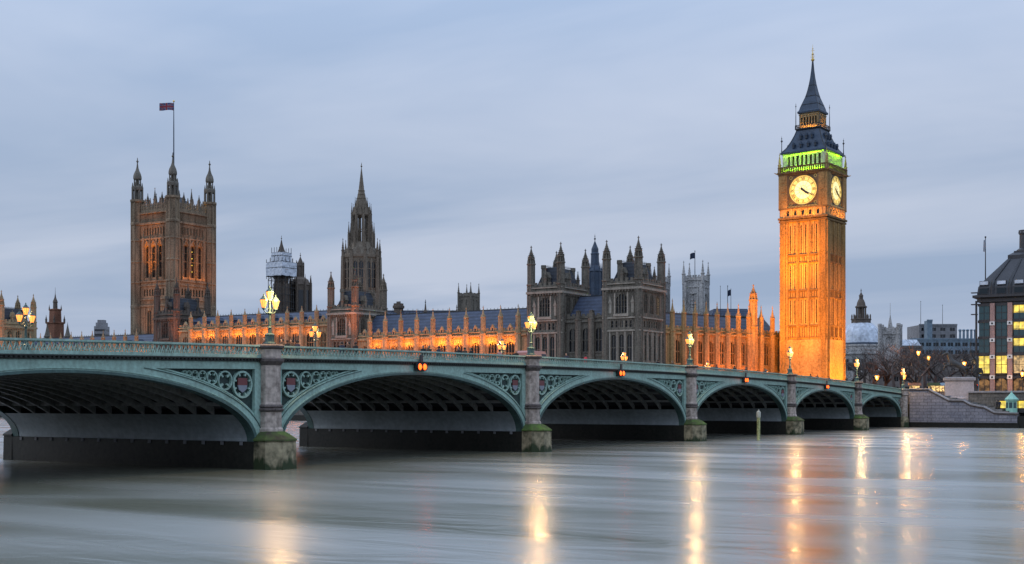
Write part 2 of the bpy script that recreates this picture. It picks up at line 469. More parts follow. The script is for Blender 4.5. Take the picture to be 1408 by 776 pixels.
def pinnacle(mb, x, y, z0, zs, z1, r, n=4, m=0):
    """square shaft, gablet collar, crocketed spirelet and finial"""
    mb.prism(x, y, n, [(r, z0), (r, zs), (r * 1.35, zs + .03), (r * 1.35, zs + r * .5), (r * .9, zs + r * .55), (r * .16, zs + (z1 - zs) * .82)], m)
    H = zs + (z1 - zs) * .82 - zs
    for k in range(1, 4):
        f = k / 4.2; rr = r * (.9 * (1 - f) + .16 * f)
        zk = zs + H * (.12 + f * .85)
        mb.prism(x, y, n, [(rr * .8, zk - r * .18), (rr * 1.4, zk), (rr * .8, zk + r * .22)], m, rot=0)
    finial(mb, x, y, zs + H, (z1 - zs) * .2, r * .55, m)
def turret(mb, x, y, z0, z1, zl, ztop, r, m=0, lantern=True):
    """octagonal stair turret: shaft with bands, open lantern stage, crocketed spirelet"""
    prof = [(r * 1.06, z0)]
    z = z0
    mb.prism(x, y, 8, [(r, z0), (r, z1), (r * 1.22, z1 + .1), (r * 1.22, z1 + .45), (r * .92, z1 + .5), (r * .92, zl), (r * 1.2, zl + .1), (r * 1.2, zl + .4), (r * .3, zl + .45)], m)
    for i in range(8):                       # corner ribs of the shaft
        a = PI / 8 + i * PI / 4
        px, py = x + r * 1.06 * math.cos(a), y + r * 1.06 * math.sin(a)
        mb.prism(px, py, 4, [(r * .11, z0), (r * .11, z1)], m)
        px, py = x + r * .98 * math.cos(a), y + r * .98 * math.sin(a)
        mb.prism(px, py, 4, [(r * .10, z1 + .5), (r * .10, zl + .9), (.02, zl + 1.5)], m)
    H = ztop - zl
    if lantern:
        mb.prism(x, y, 8, [(r * .55, zl + .4), (r * .55, zl + H * .3)], m)
        for i in range(8):
            a = PI / 8 + i * PI / 4
            mb.prism(x + r * .78 * math.cos(a), y + r * .78 * math.sin(a), 4, [(r * .1, zl + .4), (r * .1, zl + H * .32)], m)
    mb.prism(x, y, 8, [(r * .9, zl + H * .3), (r * .95, zl + H * .36), (r * .8, zl + H * .4), (r * .55, zl + H * .52), (r * .3, zl + H * .68), (r * .1, zl + H * .86)], m)
    for k in range(5):
        f = k / 5; zk = zl + H * (.42 + f * .4)
        rr = r * (.78 * (1 - f) ** 1.2 + .12)
        mb.prism(x, y, 8, [(rr * .8, zk - .08), (rr * 1.22, zk), (rr * .8, zk + .1)], m)
    finial(mb, x, y, zl + H * .84, H * .16, r * .34, m)

# ------------------------------------------------------------------ lights of the place
def spot(loc, target, power, color, angle=70, blend=.7, size=.4, name='floodlight_beam'):
    l = bpy.data.lights.new(name, 'SPOT')
    l.energy = power; l.color = color; l.spot_size = R(angle); l.spot_blend = blend; l.shadow_soft_size = size
    o = bpy.data.objects.new(name, l); COL.objects.link(o)
    o.location = loc
    o.rotation_euler = (Vector(target) - Vector(loc)).to_track_quat('-Z', 'Y').to_euler()
    return o
def strip(loc, target, lx, ly, power, color, parent=None, name='floodlight_row', along=None):
    l = bpy.data.lights.new(name, 'AREA')
    l.shape = 'RECTANGLE'; l.size = lx; l.size_y = ly; l.energy = power; l.color = color
    o = bpy.data.objects.new(name, l); COL.objects.link(o)
    z = -(Vector(target) - Vector(loc)).normalized()
    x = Vector(along if along else (1, 0, 0)).normalized()
    x = (x - z * x.dot(z)).normalized()
    y = z.cross(x)
    M = Matrix((x, y, z)).transposed().to_4x4(); M.translation = Vector(loc)
    o.matrix_world = M
    if parent:
        o.parent = parent
    return o
PALEST = mottled('pale string course stone', (0.34, 0.31, 0.26), 0.4, 0.5)
SOD = (1.0, 0.265, 0.012)
SODR = (1.0, 0.235, 0.035)

# ================================================================== SETTING
def camber(y): return 9.717 - 2.062 * (y - 124) ** 2 / 124 ** 2      # top of the bridge parapet
def structure(name, mb, m, **k):
    o = mb.build(name, m, **k); o['kind'] = 'structure'; return o

wm = bpy.data.materials.new('river water'); wm.use_nodes = True
n = wm.node_tree; n.nodes.clear()
wo_ = n.nodes.new('ShaderNodeOutputMaterial'); wmix = n.nodes.new('ShaderNodeMixShader')
b_ = n.nodes.new('ShaderNodeBsdfGlossy'); b_.inputs['Color'].default_value = (.97, .98, 1.0, 1); b_.distribution = 'MULTI_GGX'
wd_ = n.nodes.new('ShaderNodeBsdfDiffuse'); wd_.inputs['Color'].default_value = (.14, .14, .09, 1)
fr_ = n.nodes.new('ShaderNodeFresnel'); fr_.inputs['IOR'].default_value = 12.0
n.links.new(fr_.outputs[0], wmix.inputs[0]); n.links.new(wd_.outputs[0], wmix.inputs[1]); n.links.new(b_.outputs[0], wmix.inputs[2]); n.links.new(wmix.outputs[0], wo_.inputs[0])
t_ = n.nodes.new('ShaderNodeTexCoord')
mp_ = n.nodes.new('ShaderNodeMapping'); mp_.inputs['Rotation'].default_value = (0, 0, -YAW); mp_.inputs['Scale'].default_value = (0.16, 0.40, 1)
n.links.new(t_.outputs['Object'], mp_.inputs[0])
w1 = n.nodes.new('ShaderNodeTexNoise'); w1.inputs['Scale'].default_value = 1.0; w1.inputs['Detail'].default_value = 4; w1.inputs['Distortion'].default_value = 1.4
n.links.new(mp_.outputs[0], w1.inputs['Vector'])
bp_ = n.nodes.new('ShaderNodeBump'); bp_.inputs['Strength'].default_value = 0.24; bp_.inputs['Distance'].default_value = 0.24
n.links.new(w1.outputs['Fac'], bp_.inputs['Height'])
n.links.new(bp_.outputs[0], b_.inputs['Normal'])
mp2 = n.nodes.new('ShaderNodeMapping'); mp2.inputs['Rotation'].default_value = (0, 0, -YAW + .25); mp2.inputs['Scale'].default_value = (0.03, 0.11, 1)
n.links.new(t_.outputs['Object'], mp2.inputs[0])
w2 = n.nodes.new('ShaderNodeTexNoise'); w2.inputs['Scale'].default_value = 1.0; w2.inputs['Detail'].default_value = 1.5; w2.inputs['Distortion'].default_value = 1.2
n.links.new(mp2.outputs[0], w2.inputs['Vector'])
rr_ = n.nodes.new('ShaderNodeMapRange'); rr_.inputs[1].default_value = .28; rr_.inputs[2].default_value = .72
rr_.inputs[3].default_value = 0.18; rr_.inputs[4].default_value = 0.31
n.links.new(w2.outputs['Fac'], rr_.inputs[0]); n.links.new(rr_.outputs[0], b_.inputs['Roughness'])
w = MB(); w.add([(-4000, -2, 0), (4000, -2, 0), (4000, 251.2, 0), (-4000, 251.2, 0)], [(0, 1, 2, 3)])
structure('water', w, wm)
g = MB(); g.box(-6000, 6000, 257.2, 9000, -3, 4.6); g.box(-6000, 1.2, 251.2, 257.2, -3, 4.6)
structure('ground', g, GROUND)
g = MB(); g.box(-4000, 4000, -400, -2, -3, 3.3)
structure('east_bank_ground', g, PAVE)
g = MB(); g.M = frame(0, 0, PI / 2)
g.loft([[(y_, 0.35, 3.0), (y_, 27.6, 3.0), (y_, 27.6, z_), (y_, 0.35, z_)] for y_, z_ in ((248.45, 6.30), (262, 6.05), (290, 5.5), (330, 4.9), (640, 4.72))]); structure('road', g, ASPH)

# ================================================================== THE BRIDGE
PIERS = [30.2, 65.5, 103.6, 143.2, 181.3, 216.6]
SPANS = [(0.0, 28.7)] + [(PIERS[i] + 1.5, PIERS[i + 1] - 1.5) for i in range(5)] + [(PIERS[5] + 1.5, 246.9)]
ZS = 2.05
PANELD = mottled('dark green panel with recess shade', (0.028, 0.05, 0.045), 0.4, 0.8, 0.6)  # shade of the spandrel recess put into the panel colour
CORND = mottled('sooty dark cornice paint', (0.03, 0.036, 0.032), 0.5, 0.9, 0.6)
BW = 28.0
bridge = thing('arch_bridge', 'long sage green iron arch bridge with grey stone piers crossing the river', 'bridge')
NF = frame(0, 0, PI / 2)                                             # a = Y, b = -X
SF = Matrix.Translation((-BW, 0, 0)) @ Matrix.Scale(-1, 4, (1, 0, 0)) @ NF
def ystrip(mb, ya, yb, b0, b1, lo, hi, n=10, m=0):
    rings = []
    for i in range(n + 1):
        y = ya + (yb - ya) * i / n
        rings.append([(y, b0, lo(y)), (y, b1, lo(y)), (y, b1, hi(y)), (y, b0, hi(y))])
    mb.loft(rings, m)
cm = lambda o: (lambda y: camber(y) + o)
dk = MB()
dk.M = NF
ystrip(dk, -1, 248.4, 0.32, BW - .32, cm(-1.95), cm(-1.34), 60)
dk.build('deck', ASPH, bridge)
pv = MB(); pv.M = NF
ystrip(pv, -1, 248.4, 0.33, 4.2, cm(-1.335), cm(-1.2), 60); ystrip(pv, -1, 248.4, BW - 4.2, BW - .33, cm(-1.335), cm(-1.2), 60)
pv.build('pavement', PAVE, bridge)
for k in range(40):
    lm = MB(); lm.M = NF
    y = 3 + k * 6.1
    ystrip(lm, y, y + 3.0, BW / 2 - .07, BW / 2 + .07, cm(-1.336), cm(-1.330), 1)
    lm.build('lane_marking', WHITEP, bridge)

SHRED = principled('red shield paint', (0.16, 0.045, 0.045), 0.6)
SHWHT = principled('white shield paint', (0.22, 0.25, 0.30), 0.6)
for si, (y0, y1) in enumerate(SPANS):
    ym, a = (y0 + y1) / 2, (y1 - y0) / 2
    zc = camber(ym) - 2.06
    N = 56
    ell = lambda t, da=0.0, dz=0.0: (ym - (a + da) * math.cos(t), ZS + (zc + dz - ZS) * math.sin(t))
    for side, MF in enumerate((NF, SF)):
        front = side == 0
        ring = MB(); ring.M = MF
        lip = MB(); lip.M = MF
        R1, R2 = [], []
        for i in range(N + 1):
            t = PI * i / N
            yi, zi = ell(t); yo, zo = ell(t, 1.0, .82)
            top = camber(yo) - 1.72
            zo = min(zo, top)
            R1.append([(yi, -.02, zi), (yi, .45, zi), (yo, .45, zo), (yo, -.02, zo)])
            yl, zl = ell(t, .20, .13)
            yk, zk = ell(t, -.05, -.05)
            R2.append([(yk, -.10, zk), (yk, .7, zk), (yl, .7, zl), (yl, -.10, zl)])
        ring.loft(R1); lip.loft(R2)
        ring.build('arch_ring', GREEN if front else GREEND, bridge); lip.build('arch_moulding', GREEND, bridge)  # far-side ring coloured darker in place of its backlit shade
        if front:                                                    # fine roll mouldings on the ring
            for off, mat_ in ((.28, GREEN), (.86, GREEND)):
                mo = MB(); mo.M = MF
                rg_ = []
                for i in range(N + 1):
                    t = PI * i / N
                    p0 = ell(t, off, off * .8); p1 = ell(t, off + .06, (off + .06) * .8)
                    if off > .5 and p1[1] > camber(p1[0]) - 1.74: 
                        if len(rg_) > 1: mo.loft(rg_); mo.build('roll_moulding', mat_, bridge); mo = MB(); mo.M = MF
                        rg_ = []; continue
                    rg_.append([(p0[0], -.075, p0[1]), (p0[0], 0, p0[1]), (p1[0], 0, p1[1]), (p1[0], -.075, p1[1])])
                if len(rg_) > 1: mo.loft(rg_)
                mo.build('roll_moulding', mat_, bridge)
        # ---- fascia, cornice, parapet between the pilasters
        ya = y0 - .66 if si else -1; yb = y1 + .66 if si < 6 else 247.6
        fa = MB(); fa.M = MF
        ystrip(fa, ya, yb, 0.0, .4, cm(-1.80), cm(-1.25))
        for yy in (y0, y1):                                          # upright strips beside the piers
            e0, e1 = (yy - .68, yy - .05) if yy == y0 else (yy + .05, yy + .68)
            if (si == 0 and yy == y0) or (si == 6 and yy == y1): continue
            ystrip(fa, e0, e1, 0.003, .4, lambda y: ZS + .1, cm(-1.805), 1)
        fa.build('fascia', GREEN, bridge)
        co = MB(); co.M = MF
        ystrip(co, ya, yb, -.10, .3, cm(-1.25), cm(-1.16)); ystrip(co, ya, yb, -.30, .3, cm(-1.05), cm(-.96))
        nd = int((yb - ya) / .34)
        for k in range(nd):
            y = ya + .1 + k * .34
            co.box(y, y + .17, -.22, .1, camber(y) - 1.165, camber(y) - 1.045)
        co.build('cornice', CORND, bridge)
        pp = MB(); pp.M = MF
        ystrip(pp, ya, yb, -.06, .14, cm(-.962), cm(-.72))
        ystrip(pp, ya, yb, -.16, .22, cm(-.13), cm(0.0)); ystrip(pp, ya, yb, -.07, .12, cm(-.185), cm(-.128))
        pp.build('parapet', GREEN, bridge)
        if front or si in (1, 2, 3):
            lt = MB(); lt.M = MF
            st = .40 if front else .8
            nl = int((yb - ya) / st)
            for k in range(nl):
                y = ya + k * st; zz0, zz1 = camber(y) - .725, camber(y) - .18
                lt.bar((y, .03, zz0), (y + st / 2, .03, zz1), .06, .07)
                lt.bar((y + st, .03, zz0), (y + st / 2, .03, zz1), .06, .07)
                if front:
                    lt.bar((y + st / 2, .03, zz0), (y + st / 2, .03, zz0 + .2), .05, .06)
            lt.build('parapet_lattice', GREEN, bridge)
        # ---- spandrels
        if not front: 
            sp = MB(); sp.M = MF
            for s2 in (0, 1):
                P = []
                for i in range(N // 2 + 1):
                    t = PI * i / N
                    yo, zo = ell(t, .96, .80)
                    if s2: yo = 2 * ym - yo
                    if zo > camber(yo) - 1.8: break
                    P.append((yo, zo))
                if len(P) > 2:
                    sp.poly(P + [(P[-1][0], camber(P[-1][0]) - 1.76), (P[0][0], camber(P[0][0]) - 1.76)], .2, .4)
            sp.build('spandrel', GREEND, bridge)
            continue
        for s2 in (0, 1):
            if (si == 0 and s2 == 0): continue
            P = []
            for i in range(N // 2 + 1):
                t = PI * i / N
                yo, zo = ell(t, .96, .80)
                if zo > camber(yo if not s2 else 2 * ym - yo) - 1.8: break
                P.append((yo, zo))
            e = y0 - .02
            mir = (lambda y: 2 * ym - y) if s2 else (lambda y: y)
            ztop = lambda y: camber(mir(y)) - 1.82
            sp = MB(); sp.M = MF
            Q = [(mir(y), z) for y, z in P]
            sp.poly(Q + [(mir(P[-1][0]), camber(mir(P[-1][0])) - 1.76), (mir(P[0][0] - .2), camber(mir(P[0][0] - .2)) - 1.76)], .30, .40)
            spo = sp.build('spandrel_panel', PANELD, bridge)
            tr = MB(); tr.M = MF
            P2 = [(y, z) for y, z in P if y > e] 
            Pd = P + [(2 * P[-1][0] - P[-2][0], P[-1][1] + .05)]
            # inner frame lines
            for k in range(len(P) - 1):
                q0, q1 = Vector((mir(P[k][0] - .12), .2, P[k][1] + .12)), Vector((mir(P[k + 1][0] - .10), .2, P[k + 1][1] + .12))
                if P[k][0] > e - .3: tr.bar(q0, q1, .10, .22)
            cur = e + .12
            for k in range(7):
                best = None
                r = 1.02
                while r > .10:
                    yc = cur + r; zc_ = ztop(yc) - r - .10
                    dmin = min(math.hypot(y - yc, z - zc_) for y, z in Pd)
                    above = True
                    if dmin >= r + .16 and zc_ > ZS: best = (yc, zc_, r); break
                    r -= .02
                if not best: break
                yc, zc_, r = best
                ns = 20
                for i in range(ns):
                    t0, t1 = 2 * PI * i / ns, 2 * PI * (i + 1) / ns
                    tr.bar((mir(yc + r * .92 * math.cos(t0)), .19, zc_ + r * .92 * math.sin(t0)), (mir(yc + r * .92 * math.cos(t1)), .19, zc_ + r * .92 * math.sin(t1)), r * .15, .22)
                if k > 0:
                    for i in range(4):
                        t0 = PI / 4 + i * PI / 2
                        tr.bar((mir(yc + r * .9 * math.cos(t0)), .2, zc_ + r * .9 * math.sin(t0)), (mir(yc + r * .38 * math.cos(t0)), .2, zc_ + r * .50 * math.sin(t0)), r * .20, .2)
                else:
                    for i in range(8):
                        t0 = PI / 8 + i * PI / 4
                        tr.bar((mir(yc + r * .9 * math.cos(t0)), .2, zc_ + r * .9 * math.sin(t0)), (mir(yc + r * .66 * math.cos(t0)), .2, zc_ + r * .66 * math.sin(t0)), r * .12, .2)
                    sh = MB(); sh.M = MF
                    q = r * .47; yy = mir(yc)
                    sh.poly([(yy - q, zc_ + q), (yy + q, zc_ + q), (yy + q, zc_ - .1 * q), (yy - q, zc_ - .1 * q)], .10, .2, 0)
                    sh.poly([(yy - q, zc_ - .11 * q), (yy + q, zc_ - .11 * q), (yy + q * .8, zc_ - .75 * q), (yy, zc_ - 1.25 * q), (yy - q * .8, zc_ - .75 * q)], .10, .2, 1)
                    sh.build('shield', [SHRED, SHWHT], spo)
                cur = yc + r + .03
            # tail rib running into the tip
            tr.build('tracery', GREEN, spo)
    # ---- under the arch
    tmin = math.asin(min(1, (4.05 - ZS) / (zc - ZS)))
    K = 30
    for k in range(1, 14):
        x = -.9 - (BW - 1.8) * k / 14
        rings = []
        for i in range(K + 1):
            t = tmin + (PI - 2 * tmin) * i / K
            y, z = ell(t)
            rings.append([(x - .13, y, z), (x + .13, y, z), (x + .13, y, z + .55), (x - .13, y, z + .55)])
        rib = MB(); rib.loft(rings); rib.build('arch_rib', RIBM, bridge)
    nb = int(a * 2 / 2.3)
    for i in range(1, nb):
        yq = y0 + (y1 - y0) * i / nb
        z = ZS + (zc - ZS) * math.sqrt(max(0, 1 - ((yq - ym) / a) ** 2))
        if z < 4.2: continue
        cr_ = MB(); cr_.box(-BW + .5, -.5, yq - .07, yq + .07, z + .14, z + .42); cr_.build('cross_brace', RIBM, bridge)
    ce = MB(); rings = []
    for i in range(K + 1):
        t = tmin * .9 + (PI - 1.8 * tmin) * i / K
        y, z = ell(t)
        z2 = min(z + .64, camber(y) - 1.97)
        rings.append([(-BW + .45, y, z2), (-.45, y, z2), (-.45, y, z2 + .02), (-BW + .45, y, z2 + .02)])
    ce.loft(rings)
    ce.build('soffit', DECKU, bridge)
    for s2 in (0, 1):
        pl = MB(); rings = []
        for i in range(9):
            t = tmin * i / 8
            y, z = ell(t)
            if s2: y = 2 * ym - y
            sg = -1 if not s2 else 1
            rings.append([(-BW + .1, y, z), (-.1, y, z), (-.1, y + sg * .5, z), (-BW + .1, y + sg * .5, z)])
        pl.loft(rings)
        pl.build('springing_plate', PALEPLATE, bridge)
        for k in range(14):
            if si not in (1, 2) or not s2: break
            x = -1.2 - k * 1.97
            yb_ = y0 - .25 if not s2 else y1 + .25
            bl = MB(); bl.box(x - .13, x + .13, yb_ - .45, yb_ + .45, ZS - .28, ZS - .02); bl.build('bearing_block', CONC, bridge)
for pi_, yp in enumerate(PIERS):
    pr = MB()
    pr.box(-BW - .2, .05, yp - 1.62, yp + 1.62, -2, ZS - .02)
    base = pr.build('pier', WET, bridge)
    core = MB(); core.box(-BW + .2, -.2, yp - 1.05, yp + 1.05, ZS - .03, 6.5); core.build('pier_core', DECKU, bridge)
    for sx, xx in ((1, 0), (-1, -BW)):
        if sx < 0 and pi_ > 3: continue
        cw = MB()
        plan = [(0, -1.66), (1.15, -1.66), (2.05, -.75), (2.05, .75), (1.15, 1.66), (0, 1.66)]
        f = lambda s, z: [(xx + sx * px * s + sx * .06, yp + py * s, z) for px, py in plan]
        cw.loft([f(1.03, -2), f(1.0, .6), f(.985, 1.9), f(.97, 2.12)])
        c = cw.build('cutwater', CUT if sx > 0 else WET, bridge)  # far side, cap included, made dark: its shade put into the material
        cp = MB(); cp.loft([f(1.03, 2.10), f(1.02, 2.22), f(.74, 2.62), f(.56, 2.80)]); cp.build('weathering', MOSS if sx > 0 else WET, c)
        zt = camber(yp)
        sh = MB()
        X = xx + sx * .12
        prof = [(.98, 2.55), (.98, 2.95), (.88, 3.1), (.86, 4.28)]
        sh.prism(X, yp, 8, prof + [(.86, 4.80), (.80, 5.0), (.80, zt - 1.5), (.82, zt - .98), (.82, zt - .30)])
        s_ = sh.build('pilaster', GRANITE, bridge)
        bn = MB(); bn.prism(X, yp, 8, [(.90, 4.27), (1.02, 4.38), (1.02, 4.48), (.90, 4.54), (.98, 4.62), (.98, 4.7), (.86, 4.81)]); bn.build('moulding', GRANITED, s_)
        bn = MB(); bn.prism(X, yp, 8, [(.82, zt - 1.52), (.90, zt - 1.4), (1.05, zt - 1.22), (1.08, zt - 1.06), (.84, zt - .97)]); bn.build('cornice_band', GRANITED, s_)
        bn = MB(); bn.prism(X, yp, 8, [(.84, zt - .31), (1.04, zt - .20), (1.06, zt - .06), (.95, zt + .05), (.7, zt + .07)])
        bn.build('cap_stone', GRANITED, s_)
# west abutment pier and the river-wall returns
ab = MB(); ab.box(-BW - .3, .0, 246.9, 251.4, -2, ZS); ab.build('abutment_base', WET, bridge)
ab = MB(); ab.box(-BW, -.01, 247.3, 251.4, ZS, camber(248) - 1.3); ab.build('abutment', GRANITE, bridge)
ab = MB(); zt = camber(248.3)
ab.prism(.12, 248.3, 8, [(1.1, -1), (1.05, 1.4), (.85, 2.2)]); ab.build('cutwater', CUT, bridge)
ab = MB(); ab.prism(.12, 248.3, 8, [(.86, 2.1), (.82, zt - 1.4), (1.05, zt - 1.15), (.85, zt - 1.0), (.85, zt - .3), (1.04, zt - .2), (1.04, zt), (.7, zt + .05)])
ab.build('pilaster', GRANITE, bridge)
ab = MB(); ab.box(-BW, 0.0, -2, 0.0, -2, camber(0) - 1.3); ab.build('abutment', GRANITE, bridge)

# ------------------------------------------------------------------ bridge lamps
def lantern(mb, mg, x, y, z, s=1.15):
    mg.prism(x, y, 8, [(.11 * s, z + .06 * s), (.235 * s, z + .50 * s), (.215 * s, z + .56 * s)])
    mb.prism(x, y, 8, [(.03 * s, z - .12 * s), (.06 * s, z - .06 * s), (.13 * s, z + .0 * s), (.125 * s, z + .06 * s)])
    mb.prism(x, y, 8, [(.25 * s, z + .56 * s), (.25 * s, z + .60 * s), (.13 * s, z + .72 * s), (.09 * s, z + .80 * s), (.03 * s, z + .84 * s), (.045 * s, z + .90 * s), (.008, z + 1.0 * s)])
    for i in range(8):
        a = PI / 8 + i * PI / 4; k = 1 / math.cos(PI / 8)
        mb.tube([(x + .12 * s * k * math.cos(a), y + .12 * s * k * math.sin(a), z + .05 * s), (x + .243 * s * k * math.cos(a), y + .243 * s * k * math.sin(a), z + .56 * s)], .012 * s, 4)
def bridge_lamp(label):
    t = thing('bridge_lamp', label, 'street lamp', group='lamps along the bridge parapets')
    p = MB()
    p.prism(0, 0, 8, [(.42, 0), (.42, .12), (.33, .18), (.33, .62), (.38, .68), (.38, .74), (.2, .84)])
    p.build('pedestal', GREEND, t)
    p = MB()
    p.prism(0, 0, 8, [(.15, .82), (.12, 1.2), (.17, 1.26), (.10, 1.34), (.085, 2.2), (.15, 2.28), (.17, 2.36), (.09, 2.45), (.06, 3.0), (.09, 3.08), (.03, 3.2)])
    p.build('post', GREEND, t)
    for sg in (-1, 1):
        q = MB()
        q.tube([(0, 0, 2.42), (0, sg * .25, 2.34), (0, sg * .52, 2.40), (0, sg * .64, 2.52), (0, sg * .64, 2.60)], .03, 6)
        q.tube([(0, 0, 2.75), (0, sg * .2, 2.7), (0, sg * .33, 2.55), (0, sg * .25, 2.42)], .02, 5)
        q.build('arm', GREEND, t)
    for y, z in ((0, 3.30), (-.64, 2.66), (.64, 2.66)):
        fr, gl = MB(), MB()
        lantern(fr, gl, 0, y, z)
        f = fr.build('lantern', GREEND, t); gl.build('lantern_glass', LAMPG, f)
    return t
def lamp_light(x, y, z, power, col=(1.0, 0.52, 0.14), r=.22, name='lamp_light'):
    l = bpy.data.lights.new(name, 'POINT'); l.energy = power; l.color = col; l.shadow_soft_size = r
    o = bpy.data.objects.new(name, l); COL.objects.link(o); o.location = (x, y, z); return o
near_words = ['nearest and largest three-lantern green lamp standing on the big stone pier at left',
              'three-lantern green lamp on the second stone pier in front of the dark pavilion',
              'three-lantern green lamp on the middle stone pier before the orange lit wall',
              'three-lantern green lamp on the stone pier directly in front of the clock tower',
              'three-lantern lamp on the last free-standing stone pier, just right of the clock tower',
              'three-lantern lamp at the bank end of the bridge where the stone stairs start']
far_words = ['glaring lamp on the far parapet at the extreme left of the bridge',
             'glaring lamp on the far parapet in front of the central spire',
             'glaring lamp on the far parapet just left of the dark pavilion',
             'glaring lamp on the far parapet in front of the dark pavilion',
             'small low lamp on the far parapet between the middle pier and the clock tower',
             'small low lamp on the far parapet beside the base of the clock tower']
L0 = None
for k, yp in enumerate(PIERS[1:] + [248.3]):
    for side in (0, 1):
        x = .12 if side == 0 else -BW - .4
        z = camber(yp) + (.06 if side == 0 else -.02)
        lab = near_words[k] if side == 0 else far_words[k]
        if L0 is None:
            L0 = bridge_lamp(lab); L0.location = (x, yp, z)
        else:
            dup(L0, (x, yp, z), label=lab)
        lamp_light(x + (.9 if side == 0 else -.9), yp, z + 3.5, 1350 if side == 0 else 1000, (1.0, 0.60, 0.25), .35)

# ------------------------------------------------------------------ navigation lights on the arch crowns
def nav_light(label):
    t = thing('navigation_light', label, 'signal light', group='navigation lights over the arches')
    b = MB(); b.box(-.2, .0, -.75, .75, -.35, .42); b.box(-.04, .06, -.2, .2, .42, 1.05); b.build('bracket', BLACK, t)
    for sg in (-1, 1):
        hd = MB(); hd.M = Matrix.Translation((.06, sg * .36, 0)) @ Matrix.Rotation(PI / 2, 4, 'Y')
        hd.prism(0, 0, 12, [(.33, -.1), (.33, .12), (.30, .12), (.30, .06)]); h = hd.build('hood', BLACK, t)
        g_ = MB(); g_.M = Matrix.Translation((.06, sg * .36, 0)) @ Matrix.Rotation(PI / 2, 4, 'Y')
        g_.prism(0, 0, 12, [(.28, .05), (.22, .13), (.02, .16)]); g_.build('lens', AMBERL, h)
    return t
nl0 = None
for k, (si, words) in enumerate(((2, 'pair of red amber signal lights over the big arch between first and second pier'),
                                 (3, 'pair of red amber signal lights over the arch right of the second pier'),
                                 (4, 'pair of red amber signal lights over the arch left of the clock tower pier'),
                                 (5, 'tiny pair of red amber signal lights over the arch below the clock tower'))):
    y = sum(SPANS[si]) / 2
    loc = (.30, y, camber(y) - 1.42)
    if nl0 is None:
        nl0 = nav_light(words); nl0.location = loc
    else:
        dup(nl0, loc, label=words)
    lamp_light(.95, y, loc[2], 14, (1.0, .12, .02), .1, 'signal_glow')

# marker post in the river
px_, py_ = at(1043, 164)
t = thing('marker_post', 'slim pale yellow green marker post standing in the river before the arches', 'post', (px_, py_, 0))
p = MB(); p.prism(0, 0, 8, [(.2, -2), (.2, 3.0)]); p.build('post', mottled('algae yellow paint', (.66, .66, .32), .4, 1.2, tint=(.12, .17, .05)), t)
p = MB(); p.prism(0, 0, 8, [(.26, 2.98), (.26, 3.7), (.1, 3.8)]); p.prism(0, 0, 8, [(.1, 3.75), (.1, 4.0)]); p.build('cap', mottled('dull white post cap', (.6, .6, .5), .3), t)

